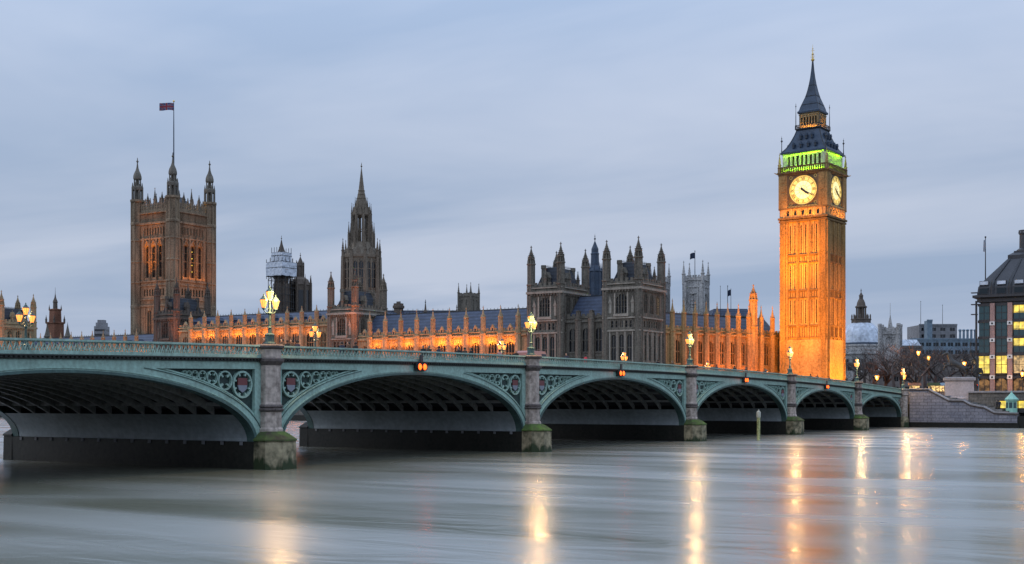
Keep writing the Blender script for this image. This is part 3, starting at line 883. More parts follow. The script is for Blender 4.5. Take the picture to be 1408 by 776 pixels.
# ================================================================== CLOCK TOWER
ET_A = R(4.2)
_p = Vector(at(1136, 318))
_s = Vector((-math.cos(ET_A), math.sin(ET_A))); _w = Vector((math.sin(ET_A), math.cos(ET_A)))
ETC = _p + _s * 6.17 + _w * 6.17
et = thing('clock_tower', 'tall orange lit gothic clock tower with a glowing dial and green lit belfry', 'clock tower', (ETC.x, ETC.y, 0), -ET_A)
mb = MB(); mb.rect([(6.45, 6.45, 4.4), (6.45, 6.45, 21.0), (5.75, 5.75, 21.8), (5.75, 5.75, 52), (6.2, 6.2, 53), (6.2, 6.2, 65)]); mb.build('core', CLOCKST, et)
SLITD = principled('shadowed slit stone', (.035, .024, .014), .9)  # shade inside the slits put into the bar colour
wl = MB(); but = MB(); strs = MB(); pan = MB()
slit_rows = []
for M, W in faces(6.17, 6.17):
    wl.M = but.M = strs.M = pan.M = M
    # base stage, a little wider
    wl.box(-.42, W + .42, -.42, .1, 4.4, 7.0)
    r0 = [(8.6, 13.6, [(W * .5 - 3.1, 1.0), (W * .5 - .0, 1.0), (W * .5 + 3.1, 1.0)], 1), (15.2, 20.2, [(W * .5 + k * 1.55, .7) for k in (-2, -1, 0, 1, 2)], 1)]
    wl.M = M @ Matrix.Translation((0, -.30, 0))
    wall_face(wl, W + .0, 7.0, 21.2, r0, .5)
    put_windows(et, wl.M, r0, CLOCKST, GLASS, 1, 1)
    wl.M = M
    c3 = [W * .5 - 2.95, W * .5, W * .5 + 2.95]
    slits = lambda: [(c + d, .25) for c in c3 for d in (-.62, .62)]
    rows = [(25.4, 31.6, slits(), 1), (34.4, 40.7, slits(), 1), (43.6, 51.0, slits(), 1)]
    wall_face(wl, W, 21.2, 52.0, rows, .45)
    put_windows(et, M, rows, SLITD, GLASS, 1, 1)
    for zb, zt in ((21.9, 24.7), (32.2, 33.9), (41.3, 43.1)):          # panelled bands
        strs.box(-.25, W + .25, -.30, .02, zb - .28, zb, 0); strs.box(-.25, W + .25, -.30, .02, zt, zt + .28, 0)
        nn = 14
        for i in range(nn):
            a = 1.6 + (W - 3.2) * (i + .5) / nn
            pan.box(a - .10, a + .10, -.2, .02, zb, zt); 
            pan.poly([(a - .32, zt), (a + .32, zt), (a + .32, zt - .35), (a, zt - .05), (a - .32, zt - .35)], -.16, .02)
    for a in (W * .5 - 4.42, W * .5 - 1.475, W * .5 + 1.475, W * .5 + 4.42):
        but.box(a - .30, a + .30, -.30, .02, 21.3, 51.8); but.box(a - .11, a + .11, -.40, -.29, 24.8, 51.5)
    for c in c3:
        for d in (0, -1.08, 1.08):
            but.box(c + d - .09, c + d + .09, -.13, .02, 25.2, 51.5)
    for a in (.68, W - .68):                                            # corner turret-buttresses
        but.box(a - .68, a + .68, -.34, .02, 4.4, 52)
        for q in (-.55, -.18, .18, .55): but.box(a + q - .06, a + q + .06, -.43, -.33, 7, 51.6)
    # corbel and arcaded band below the dial
    strs.box(-.45, W + .45, -.48, .1, 51.9, 52.4); strs.box(-.6, W + .6, -.66, .1, 52.6, 53.1); strs.box(-.5, W + .5, -.54, .1, 55.2, 55.6)
    op = [(W * .5 + k * 2.05, .72) for k in (-2, -1, 0, 1, 2)]
    rb = [(53.5, 54.9, op, 1)]
    wl.M = M @ Matrix.Translation((0, -.42, 0)); wall_face(wl, W, 53.0, 55.4, rb, .4); put_windows(et, wl.M, rb, CLOCKST, GLASS, 1, 0)
    for k in range(6):
        a = W * .5 + (k - 2.5) * 2.05; wl.box(a - .22, a + .22, -.12, 0, 53.1, 55.2)
    wl.M = M
    # clock stage
    for a in (.85, W - .85):
        but.box(a - 1.32, a + 1.0 if a < 2 else a + 1.32, -.52, .1, 55.5, 64.6) if a < 2 else but.box(a - 1.0, a + 1.32, -.52, .1, 55.5, 64.6)
        for z in (57.4, 59.8, 62.2):
            but.box(a - .62, a + .62, -.60, -.5, z, z + 1.9)
    strs.box(-.75, W + .75, -.85, .1, 64.5, 65.0); strs.box(-.5, W + .5, -.62, .1, 64.1, 64.5)
    nn = 22
    for i in range(nn + 1):                                             # dentils and balustrade
        a = -.5 + (W + 1.0) * i / nn
        pan.box(a - .14, a + .14, -.66, -.35, 65.0, 66.1)
    strs.box(-.6, W + .6, -.72, -.34, 66.1, 66.4)
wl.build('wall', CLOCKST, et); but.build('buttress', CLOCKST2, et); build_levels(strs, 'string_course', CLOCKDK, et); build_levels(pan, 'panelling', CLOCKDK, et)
FRAMEM = mottled('dark gilded dial surround', (.16, .12, .065), .5, 1.5, .5)
# dials on all four sides, showing twenty past four
def stroke_numeral(mb, txt, ang, r0, r1, w):
    # roman numeral strokes, feet towards the centre
    widths = {'I': .26, 'V': .52, 'X': .56}
    tot = sum(widths[c] for c in txt) * w
    x = -tot / 2
    ca, sa = math.cos(ang), math.sin(ang)
    P = lambda t, r: (r * sa + t * ca, -.115, r * ca - t * sa)
    for c in txt:
        ww = widths[c] * w
        if c == 'I': mb.bar(P(x + ww / 2, r0), P(x + ww / 2, r1), .12, .02)
        elif c == 'V':
            mb.bar(P(x + ww * .15, r1), P(x + ww * .5, r0), .13, .02); mb.bar(P(x + ww * .85, r1), P(x + ww * .5, r0), .07, .02)
        else:
            mb.bar(P(x + ww * .12, r1), P(x + ww * .88, r0), .13, .02); mb.bar(P(x + ww * .88, r1), P(x + ww * .12, r0), .07, .02)
        x += ww
NUM = ['XII', 'I', 'II', 'III', 'IV', 'V', 'VI', 'VII', 'VIII', 'IX', 'X', 'XI']
dial_c = 60.0
for fi, (M, W) in enumerate(faces(6.17, 6.17)):
    DM = M @ Matrix.Translation((W / 2, -.12, dial_c))
    d = MB(); d.M = DM
    ns = 48
    d.poly([(3.75 * math.cos(2 * PI * i / ns), 3.75 * math.sin(2 * PI * i / ns)) for i in range(ns)], -.08, .1, 0)
    d.poly([(2.35 * math.cos(2 * PI * i / ns), 2.35 * math.sin(2 * PI * i / ns)) for i in range(ns)], -.088, 0, 1)
    dial = d.build('clock_dial', [DIALR, DIAL], et)
    f = MB(); f.M = DM
    for (a0, a1, z0, z1) in ((-4.35, 4.35, 3.95, 4.45), (-4.35, 4.35, -4.45, -3.95), (-4.35, -3.9, -3.95, 3.95), (3.9, 4.35, -3.95, 3.95)):
        f.box(a0, a1, -.30, .1, z0, z1)
    f.box(-3.9, 3.9, -.02, .1, -3.95, 3.95)
    for i in range(ns):
        t0, t1 = 2 * PI * i / ns, 2 * PI * (i + 1) / ns
        f.bar((3.86 * math.cos(t0), -.1, 3.86 * math.sin(t0)), (3.86 * math.cos(t1), -.1, 3.86 * math.sin(t1)), .24, .2)
    f.build('dial_frame', FRAMEM, et)
    gl = MB(); gl.M = DM
    for sx in (-1, 1):
        for sz in (-1, 1):
            for q in range(10):
                t0, t1 = 2 * PI * q / 10, 2 * PI * (q + 1) / 10
                gl.bar((sx * 3.35 + .38 * math.cos(t0), -.06, sz * 3.4 + .38 * math.sin(t0)), (sx * 3.35 + .38 * math.cos(t1), -.06, sz * 3.4 + .38 * math.sin(t1)), .12, .06)
    for q in range(9):
        gl.box(-4.0 + q * .9, -3.3 + q * .9, -.33, -.29, 4.1, 4.3); gl.box(-4.0 + q * .9, -3.3 + q * .9, -.33, -.29, -4.3, -4.1)
    gl.build('gilt_tracery', GILT, et)
    tr = MB(); tr.M = DM
    for rr in (2.42, 1.1, 3.38):
        for i in range(ns):
            t0, t1 = 2 * PI * i / ns, 2 * PI * (i + 1) / ns
            tr.bar((rr * math.cos(t0), -.10, rr * math.sin(t0)), (rr * math.cos(t1), -.10, rr * math.sin(t1)), .07, .03)
    for i in range(12):
        t0 = PI * i / 6
        tr.bar((.3 * math.sin(t0), -.10, .3 * math.cos(t0)), (2.4 * math.sin(t0), -.10, 2.4 * math.cos(t0)), .05, .03)
    for i in range(60):
        t0 = PI * i / 30
        tr.bar((3.4 * math.sin(t0), -.10, 3.4 * math.cos(t0)), (3.68 * math.sin(t0), -.10, 3.68 * math.cos(t0)), .09 if i % 5 == 0 else .04, .03)
    tr.build('dial_bars', BLACK, dial)
    nm = MB(); nm.M = DM
    for i in range(12): stroke_numeral(nm, NUM[i], PI * i / 6, 2.58, 3.28, .95)
    nm.build('numerals', BLACK, dial)
    for nme, ang, L, wd, b in (('hour_hand', 2 * PI * (4 + 20 / 60) / 12, 2.3, .34, -.20), ('minute_hand', 2 * PI * 20 / 60, 3.5, .2, -.26)):
        h = MB(); h.M = DM
        ca, sa = math.cos(ang), math.sin(ang)
        h.poly([(r * sa + t * ca, r * ca - t * sa) for r, t in ((-.75, -wd * .8), (-.75, wd * .8), (.3, wd * .75), (L * .6, wd * .6), (L, .03), (L, -.03), (L * .6, -wd * .6), (.3, -wd * .75))], b, b + .04)
        h.build(nme, BLACK, dial)
# belfry arcade
bf = MB(); core = MB()
core.rect([(4.9, 4.9, 65), (4.9, 4.9, 69.9)]); core.build('bell_chamber', DARKST, et)
for M, W in faces(5.72, 5.72):
    bf.M = M
    ops = [(W / 2 + (k - 3.5) * 1.2, .66) for k in range(8)]
    wall_face(bf, W, 65.0, 70.0, [(66.2, 69.2, ops, 1)], .35)
    for k in range(9):
        a = W / 2 + (k - 4) * 1.2; bf.box(a - .11, a + .11, -.16, .02, 65, 69.4)
        bf.box(a - .2, a + .2, -.2, .02, 69.3, 69.5)
    for a in (.35, W - .35): bf.box(a - .38, a + .38, -.2, .02, 65, 70)
bf.build('belfry_arcade', mottled('pale belfry stone', (.5, .48, .40), .3, .6), et)
rf = MB()
P1 = [(6.35, 69.85), (6.35, 70.25), (5.95, 70.5), (5.1, 71.6), (4.25, 73.3), (3.55, 75.0), (3.15, 76.3)]
rf.rect([(r, r, z) for r, z in P1]); rf.build('lower_roof', IRONB, et)
hip = MB()
for sx in (-1, 1):
    for sy in (-1, 1):
        hip.tube([(sx * r, sy * r, z) for r, z in P1[2:]], .12, 5)
hip.build('hip_ridge', BLACK, et)
for M, W in faces(6.1, 6.1):
    for zc_, rr, cnt in ((71.3, 5.3, 4), (73.7, 4.1, 3)):
        for k in range(cnt):
            dm = MB(); dm.M = M @ Matrix.Translation((W / 2 + (k - (cnt - 1) / 2) * 2.0 * (rr / 5.3), 6.1 - rr - .18, zc_))
            dm.box(-.30, .30, -.22, .7, 0, .8); dm.poly([(-.42, .8), (.42, .8), (0, 1.5)], -.3, .7)
            dm.box(-.17, .17, -.245, -.21, .12, .7, 1)
            dm.build('dormer', [IRONB, BLACK], et)
bal = MB(); bal.rect([(3.2, 3.2, 76.2), (3.5, 3.5, 76.5), (3.5, 3.5, 76.7)]); 
for M, W in faces(3.45, 3.45):
    bal.M = M
    for i in range(15): bal.box(W * i / 14 - .05, W * i / 14 + .05, .0, .1, 76.7, 77.5)
    bal.box(0, W, -.03, .13, 77.5, 77.65)
bal.build('gallery', BLACK, et)
lt = MB(); lt.rect([(2.0, 2.0, 76.6), (2.0, 2.0, 81)], 1)
GOLDST = mottled('gilded lantern stone', (.34, .25, .13), .4, 1.2)
for M, W in faces(2.62, 2.62):
    lt.M = M
    wall_face(lt, W, 76.6, 80.9, [(77.6, 79.7, [(W / 2 + (k - 2.5) * .78, .46) for k in range(6)], 1)], .3)
    for k in range(7): lt.box(W / 2 + (k - 3) * .78 - .07, W / 2 + (k - 3) * .78 + .07, -.12, .02, 77, 80.2)
    lt.box(-.1, W + .1, -.16, .02, 80.2, 80.4)
lt.build('lantern', [GOLDST, BLACK], et)
sp = MB()
P2 = [(3.0, 80.75), (3.05, 81.2), (2.75, 81.5), (2.55, 82.1), (1.95, 83.8), (1.45, 85.2), (1.08, 86.7), (.74, 88.5), (.48, 90.3), (.28, 92.3), (.14, 94.3), (.12, 94.8)]
sp.rect([(r, r, z) for r, z in P2]); sp.build('spire', IRONB, et)
hp = MB()
for sx in (-1, 1):
    for sy in (-1, 1): hp.tube([(sx * r, sy * r, z) for r, z in P2[3:]], .06, 5)
for r, z in ((2.25, 83.0), (1.45, 85.3), (.8, 88.2)):
    hp.rect([(r * .98, r * .98, z), (r + .06, r + .06, z + .1), (r * .96, r * .96, z + .2)])
hp.build('spire_ridge', BLACK, et)
fn = MB()
fn.prism(0, 0, 8, [(.14, 94.6), (.42, 95.0), (.42, 95.25), (.14, 95.5), (.1, 96.3), (.3, 96.6), (.1, 96.9), (.06, 97.8), (.18, 98.0), (.05, 98.2), (.02, 99.2)])
for a in range(4):
    fn.tube([(0, 0, 95.4), (.55 * math.cos(a * PI / 2), .55 * math.sin(a * PI / 2), 95.9), (.3 * math.cos(a * PI / 2), .3 * math.sin(a * PI / 2), 96.5)], .04, 4)
fn.bar((-.45, 0, 97.5), (.45, 0, 97.5), .08, .08)
fn.build('finial', GILT, et)
for sx in (-1, 1):
    for sy in (-1, 1):
        q = MB(); x, y = sx * 6.45, sy * 6.45
        q.prism(x, y, 8, [(.4, 65.0), (.38, 66.8), (.5, 67.0), (.3, 67.2), (.28, 68.0), (.1, 69.3)]); finial(q, x, y, 69.2, 1.2, .18); q.build('pinnacle', CLOCKST, et)
        q = MB(); x, y = sx * 6.05, sy * 6.05
        q.prism(x, y, 6, [(.16, 70.2), (.1, 71), (.06, 73)]); finial(q, x, y, 72.4, 2.4, .26); q.bar((x - .3, y, 73.4), (x + .3, y, 73.4), .06, .06); q.build('corner_finial', BLACK, et)
        q = MB(); x, y = sx * 3.3, sy * 3.3
        q.prism(x, y, 6, [(.1, 76.6), (.08, 80), (.03, 82.5)]); finial(q, x, y, 82, 1.6, .16); q.build('corner_rod', BLACK, et)
        if sx * sy != 0:
            q = MB(); x, y = sx * 7.0, sy * 7.0
            q.tube([(sx * 6.3, sy * 6.3, 64.6), (x, y, 64.7), (sx * 7.5, sy * 7.5, 64.9)], [.25, .18, .08], 6); q.build('gargoyle', CLOCKST, et)
# its floodlights: on poles along the street side, on the belfry ledge and behind the dial stage
def etp(a, b, z): 
    v = Matrix.Rotation(-ET_A, 3, 'Z') @ Vector((a, b, 0)); return (ETC.x + v.x, ETC.y + v.y, z)
TOR = (1.0, .29, .0)
spot(etp(-6, -50, 6), etp(0, -6, 34), 390000, TOR, 44, 1, name='tower_floodlight')
spot(etp(4, -26, 6), etp(1, -6, 16), 42000, TOR, 80, 1, name='tower_floodlight')
spot(etp(-3, -30, 12), etp(-1, -6, 46), 330000, TOR, 27, 1, name='tower_floodlight')
spot(etp(22, 0, 6), etp(6, 0, 14), 70000, (1.0, .34, .004), 80, 1, name='tower_floodlight')
spot(etp(38, 5, 6), etp(6, 1, 30), 210000, (1.0, .30, .004), 34, 1, name='tower_floodlight')
for dx_, dy_, ax in ((0, -6.42, (1, 0, 0)), (6.42, 0, (0, 1, 0)), (0, 6.42, (1, 0, 0)), (-6.42, 0, (0, 1, 0))):
    strip(etp(dx_ * 1.0, dy_ * 1.0, 65.15), etp(dx_ * .86, dy_ * .86, 67.2), 11, .2, 560, (.36, 1.0, .008), along=ax, name='belfry_light')
    strip(etp(dx_ * .985, dy_ * .985, 69.75), etp(dx_ * .86, dy_ * .86, 67.4), 11, .2, 300, (.42, 1.0, .008), along=ax, name='belfry_light')  # extra strip under the eave, added to even out the green light
    strip(etp(dx_ * 1.22, dy_ * 1.22, 53.2), etp(dx_ * .98, dy_ * .98, 60), 9, .2, 420, (1, .36, .03), along=ax, name='dial_stage_light')
    strip(etp(dx_ * .46, dy_ * .46, 76.9), etp(dx_ * .40, dy_ * .40, 80.5), 4.4, .2, 110, (1, .45, .08), along=ax, name='lantern_light')

# ================================================================== RIVERSIDE PALACE
# ---- pavilion towers: four octagonal turrets round a steep iron roof
def pavilion(label, x_ne, y_e=262.0, stone=None, top=44.3, z0=4.5, k=1.0, group=None, lit=()):
    stone = stone or SOOT
    hx, hy = 4.25, 6.35
    t = thing('pavilion_tower', label, 'tower', (x_ne - hx, y_e + hy, 0), group=group)
    dz = top - 44.3
    c = MB(); c.rect([(hx - .1, hy - .1, z0), (hx - .1, hy - .1, 32.4 + dz)]); c.build('core', stone, t)
    wl, st, pn, bt = MB(), MB(), MB(), MB()
    ex, ey = hx + .5, hy + .5
    for fi, (M, W) in enumerate(faces(ex, ey)):
        wl.M = st.M = pn.M = bt.M = M
        east = fi in (0, 3)
        m = W / 2
        if east:
            low = [(m - 2.1, 1.25), (m, 1.25), (m + 2.1, 1.25)]
            small = [(m + q * 1.25, .72) for q in (-2, -1, 0, 1, 2)]
            big = [(m, 2.9)]
        else:
            low = [(m + q * 2.6, 1.35) for q in (-1.5, -.5, .5, 1.5)]
            small = [(m + q * 1.35, .75) for q in (-3, -2, -1, 0, 1, 2, 3)]
            big = [(m - 3.3, 1.9), (m, 1.9), (m + 3.3, 1.9)]
        rows = [(8.0 + dz, 13.8 + dz, low, 1), (15.0 + dz, 21.2 + dz, low, 1), (22.9 + dz, 24.5 + dz, small, 1), (26.3 + dz, 30.9 + dz, big, 1)]
        wall_face(wl, W, z0, 33.2 + dz, rows, .55)
        if fi < 2 or (fi == 2): 
            put_windows(t, M, rows[1:3], stone, GLASS, None, 1)
            put_windows(t, M, rows[3:], stone, GLASS, None, 2, pick=lambda c_, z_: WARMDIM if (fi == 1 and 'win' in lit and abs(c_ - m - 3.3) < .1) else GLASS)
        for z, h, o in ((14.2, .35, .18), (21.9, .4, .3), (25.0, .35, .3), (31.9, .55, .5), (33.2, .25, .3)):
            st.box(-o * .9, W + o * .9, -o, .1, z + dz, z + h + dz)
        if east:
            bt.box(m - 1.9, m - 1.55, -.28, .02, 25.4 + dz, 31.2 + dz); bt.box(m + 1.55, m + 1.9, -.28, .02, 25.4 + dz, 31.2 + dz)
            bt.box(m - 2.0, m + 2.0, -.5, .02, 25.5 + dz, 26.1 + dz)
            for a in (m - 3.0, m + 3.0):                                 # canopied niches
                bt.box(a - .35, a + .35, -.14, .02, 26.3 + dz, 28.7 + dz); bt.poly([(a - .5, 28.7 + dz), (a + .5, 28.7 + dz), (a, 30.4 + dz)], -.26, .02)
        edges = [c_ + sg * .95 for c_, w in low for sg in (-1, 1)]
        for a in edges:
            bt.box(a - .16, a + .16, -.22, .02, z0, 21.8 + dz)
        ribs(pn, W, 22.3 + dz, 25 + dz, .95, .12, .1)
        ribs(pn, W, 25.4 + dz, 31.9 + dz, .8, .1, .08)
        battlement(pn, W, 33.4 + dz, 1.3, t=.3)
        for i in range(int(W / .8)):
            a = .4 + i * .8
            pn.box(a - .2, a + .2, -.40, .02, 31.45 + dz, 31.85 + dz)
    wl.build('wall', stone, t); build_levels(st, 'string_course', PALEST if stone in (SOOT, MIDST) else stone, t); pn.build('panelling', stone, t); bt.build('buttress', PALEST if stone in (SOOT, MIDST) else stone, t)
    r = MB()
    r.rect([(hx - .4, hy - .4, 33.3 + dz), (hx - 1.2, hy - 1.2, 34.5 + dz), (hx * .36, hy * .62, 38.6 + dz), (hx * .33, hy * .6, 38.65 + dz)])
    ro = r.build('roof', SLATED, t)
    cr = MB()
    for sx in (-1, 1):
        for i in range(14):
            y = -hy * .6 + hy * 1.2 * i / 13
            cr.box(sx * hx * .33 - .03, sx * hx * .33 + .03, y - .04, y + .04, 38.6 + dz, 39.35 + dz)
        cr.box(sx * hx * .33 - .03, sx * hx * .33 + .03, -hy * .6, hy * .6, 38.9 + dz, 39.0 + dz)
    cr.build('roof_cresting', BLACK, ro)
    for sx in (-1, 1):
        for sy in (-1, 1):
            q = MB(); turret(q, sx * hx, sy * hy, z0, 34.0 + dz, 39.2 + dz, 44.6 + dz if (sx > 0 and sy < 0) else 44.2 + dz, .9)
            q.build('turret', stone, t)
    for (x, y, zt) in ((0, -hy - .1, 38.4), (hx + .1, -2.2, 38.0), (hx + .1, 2.2, 38.0), (-hx - .1, 0, 38), (0, hy + .1, 38)):
        q = MB(); pinnacle(q, x, y, 33 + dz, 35.6 + dz, zt + dz, .34); q.build('pinnacle', stone, t)
    for (x, y) in ((-1.6, -hy + 1.6), (1.5, hy - 1.6)):
        q = MB(); q.prism(x, y, 8, [(.55, 33), (.5, 38.2 + dz), (.62, 38.4 + dz), (.6, 39.2 + dz)]); q.build('chimney', stone, t)
    for (x, y, ax) in ((0, -hy + .7, 0), (hx - .7, -1.2, 1)):
        q = MB(); q.M = Matrix.Translation((x, y, 34.2 + dz)) @ Matrix.Rotation(PI / 2 * ax, 4, 'Z')
        q.box(-.6, .6, -.3, 1.6, 0, 1.7); q.poly([(-.75, 1.7), (.75, 1.7), (0, 3.2)], -.4, 1.6); q.box(-.3, .3, -.33, -.3, .4, 1.5, 1); q.build('dormer', [stone, GLASS], t)
    return t
MIDST = mottled('brown grey limestone', (0.20, 0.165, 0.125), 0.55, 0.5, bump=.3)
PG = 'turreted pavilion towers along the river front'
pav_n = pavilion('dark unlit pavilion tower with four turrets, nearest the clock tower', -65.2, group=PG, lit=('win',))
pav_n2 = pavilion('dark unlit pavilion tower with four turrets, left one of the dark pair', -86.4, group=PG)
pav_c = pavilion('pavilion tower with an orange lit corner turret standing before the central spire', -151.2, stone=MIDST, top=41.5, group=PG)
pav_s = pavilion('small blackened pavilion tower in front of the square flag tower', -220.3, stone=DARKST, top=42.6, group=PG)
pav_f = pavilion('partly visible orange pavilion tower at the extreme left above the bridge', -304.4, stone=STONE, top=42.8, group=PG)

# ---- ranges between the towers
def range_block(name, label, x0, x1, y, z_eave, z_ridge, tips, ztip, stone, depth=16, rz=0.0, origin=None, bay=5.25, rows=None, z0=4.5, slate=None, gable=True):
    """long range along local a from 0 to L; tips = local positions of the buttress turrets"""
    slate = slate or SLATE
    L = x1 - x0
    t = thing(name, label, 'building', origin or (x0, y, 0), rz)
    c = MB(); c.box(.1, L - .1, .5, depth, z0, z_eave); c.build('core', stone, t)
    wl, st, pn = MB(), MB(), MB()
    edges = [0] + tips + [L]
    ops_big, ops_small = [], []
    for a, b in zip(edges[:-1], edges[1:]):
        if b - a < 2.6: continue
        m = (a + b) / 2
        ops_big.append((m, min(2.5, (b - a) * .52)))
        ops_small += [(m - (b - a) * .16, (b - a) * .2), (m + (b - a) * .16, (b - a) * .2)]
    rows = rows or [(8.2, z_eave - 9.6, ops_big, 1), (z_eave - 7.6, z_eave - 1.9, ops_big, 1)]
    wall_face(wl, L, z0, z_eave, rows, .5)
    wl.build('wall', stone, t)
    put_windows(t, Matrix.Identity(4), rows, stone, GLASS, None, 1)
    for z, h, o in ((z_eave - 8.9, .3, .2), (z_eave - .45, .45, .42), (z_eave + .55, .22, .25), (z_eave - 8.0, .2, .2)):
        st.box(0, L, -o, .1, z, z + h)
    build_levels(st, 'string_course', stone, t)
    ribs(pn, L, z_eave - 8.6, z_eave - .4, .88, .1, .1)
    pn.box(0, L, .0, .3, z_eave, z_eave + .6)
    battlement(pn, L, z_eave + .75, .9, t=.25)
    pn.build('panelling', stone, t)
    rf = MB()
    zb = z_eave + .4
    rf.loft([[(0.02, 1.0, zb), (0.02, depth * .5, z_ridge), (.02, depth, zb)], [(L - .02, 1.0, zb), (L - .02, depth * .5, z_ridge), (L - .02, depth, zb)]])
    ro = rf.build('roof', slate, t)
    cr = MB(); cr.box(0, L, depth * .5 - .12, depth * .5 + .12, z_ridge - .12, z_ridge + .14)
    for i in range(int(L / 1.1)):
        cr.box(.5 + i * 1.1 - .05, .5 + i * 1.1 + .05, depth * .5 - .04, depth * .5 + .04, z_ridge + .1, z_ridge + .5)
    cr.build('roof_cresting', BLACK, ro)
    for a in tips:
        q = MB()
        q.prism(a, -.35, 8, [(.78, z0), (.74, z_eave), (.86, z_eave + .05), (.86, z_eave + .4), (.52, z_eave + .45), (.52, z_eave + 2.0), (.6, z_eave + 2.1)])
        h0 = z_eave + 2.1; H = ztip - h0
        q.prism(a, -.35, 8, [(.50, h0), (.48, h0 + H * .42), (.64, h0 + H * .44), (.64, h0 + H * .48), (.40, h0 + H * .5), (.24, h0 + H * .68), (.09, h0 + H * .86)])
        for i in range(8):
            an = PI / 8 + i * PI / 4
            q.prism(a + .55 * math.cos(an), -.35 + .55 * math.sin(an), 4, [(.06, z_eave + .4), (.07, h0 + H * .43), (.01, h0 + H * .6)])
        finial(q, a, -.35, h0 + H * .84, H * .2, .2)
        q.build('turret', stone, t)
    if gable:
        for a, b in zip(edges[:-1], edges[1:]):
            if b - a < 2.6: continue
            m = (a + b) / 2
            q = MB(); q.box(m - .5, m + .5, -.12, .5, z_eave + .7, z_eave + 1.7); q.poly([(m - .62, z_eave + 1.7), (m + .62, z_eave + 1.7), (m, z_eave + 2.7)], -.18, .5)
            q.box(m - .22, m + .22, -.15, -.11, z_eave + .9, z_eave + 1.6, 1)
            q.build('parapet_gable', [stone, GLASS], t)
            q = MB(); q.M = Matrix.Translation((m, 3.0, z_eave + 1.9))
            q.box(-.4, .4, 0, 1.6, 0, .9); q.poly([(-.52, .9), (.52, .9), (0, 1.7)], -.1, 1.6); q.box(-.2, .2, -.03, 0, .15, .8, 1); q.build('dormer', [slate, GLASS], t)
    return t
nt_ = [(-140.5 - 5.25) + 5.25 * k - (-150.0) for k in range(10)]
wing_n = range_block('palace_wing', 'orange lit riverside wing with slate roof between central spire and dark pavilion', -150.0, -96.2, 262, 22.2, 29.2, nt_, 29.6, STONE)
ct_ = [-208.2 + 5.45 * k - (-219.3) for k in range(9)]
wing_c = range_block('palace_wing', 'orange lit central riverside range with slate roof right of the flag tower', -219.3, -160.6, 262, 26.6, 31.2, [-219.3 + 5.4 - (-219.3)] + ct_, 32.2, STONE)
st_ = [-298.8 + 5.1 * k - (-303.4) for k in range(13)]
wing_s = range_block('palace_wing', 'low wing left of the flag tower whose roof just clears the bridge', -303.4, -229.8, 262, 21.2, 26.6, st_, 27.8, STONE)
# link between the two dark pavilions
link = range_block('palace_link', 'dark unlit link building with slate roof between the two dark pavilion towers', -85.6, -74.6, 263.2, 25.0, 31.5, [3.7, 7.4], 27.6, SOOT, depth=14, gable=False)
# range running back from the dark pavilion to the clock tower
NA = Vector((-64.4, 275.2)); NB = Vector((-49.6, 317.0))
nd_ = (NB - NA); nl_ = nd_.length
rot_n = math.atan2(nd_.y, nd_.x)
tn = [2.2 + 4.07 * k for k in range(8)] + [35.6, 40.2]
range_n = range_block('palace_wing', 'brightly orange lit wing joining the dark pavilion to the clock tower', 0, nl_, 0, 22.4, 27.6, tn, 30.5, CLOCKST, depth=12, rz=rot_n, origin=(NA.x, NA.y, 0), gable=False)
q = MB(); turret(q, 32.2, -.6, 4.5, 24.4, 31.5, 36.0, 1.0); q.build('stair_turret', CLOCKST, range_n)

# ---- terrace and its river wall
tw = thing('terrace_wall', 'stone river wall and terrace below the palace seen through the arches', 'wall', (0, 0, 0))
b = MB(); b.box(-420, -BW - .4, 250.9, 252, -3, 4.9); b.build('wall', TERR, tw)
b = MB(); b.box(-420, -BW - .4, 250.6, 252.2, 4.9, 5.2); b.build('coping', COPING, tw)
b = MB(); b.box(-420, -BW - .4, 250.7, 250.95, -3, 1.5); b.build('tide_band', WET, tw)
tp = MB(); tp.box(-415, -64, 252.1, 261.9, 4.61, 4.8); structure('terrace_pavement', tp, PAVE)

for k, (u, lab) in enumerate(((408, 'lit terrace marquee seen through the second arch, left half'), (424, 'lit terrace marquee seen through the second arch, right half'))):
    t = thing('terrace_marquee', lab, 'marquee', (on_y(u, 255), 255, 4.8), group='lit marquees on the terrace')
    b = MB(); b.box(-2.4, 2.4, 0, 3, 0, .5); b.loft([[(-2.6, -.3, 2.6), (2.6, -.3, 2.6), (2.6, 3.2, 2.6), (-2.6, 3.2, 2.6)], [(-.3, 1.3, 3.9), (.3, 1.3, 3.9), (.3, 1.7, 3.9), (-.3, 1.7, 3.9)]]); b.build('canopy', LEAD, t)
    for q_ in range(4):
        b = MB(); b.box(-2.3 + q_ * 1.15, -1.25 + q_ * 1.15, .05, .1, .5, 2.55); b.build('lit_window', WARMDIM, t)
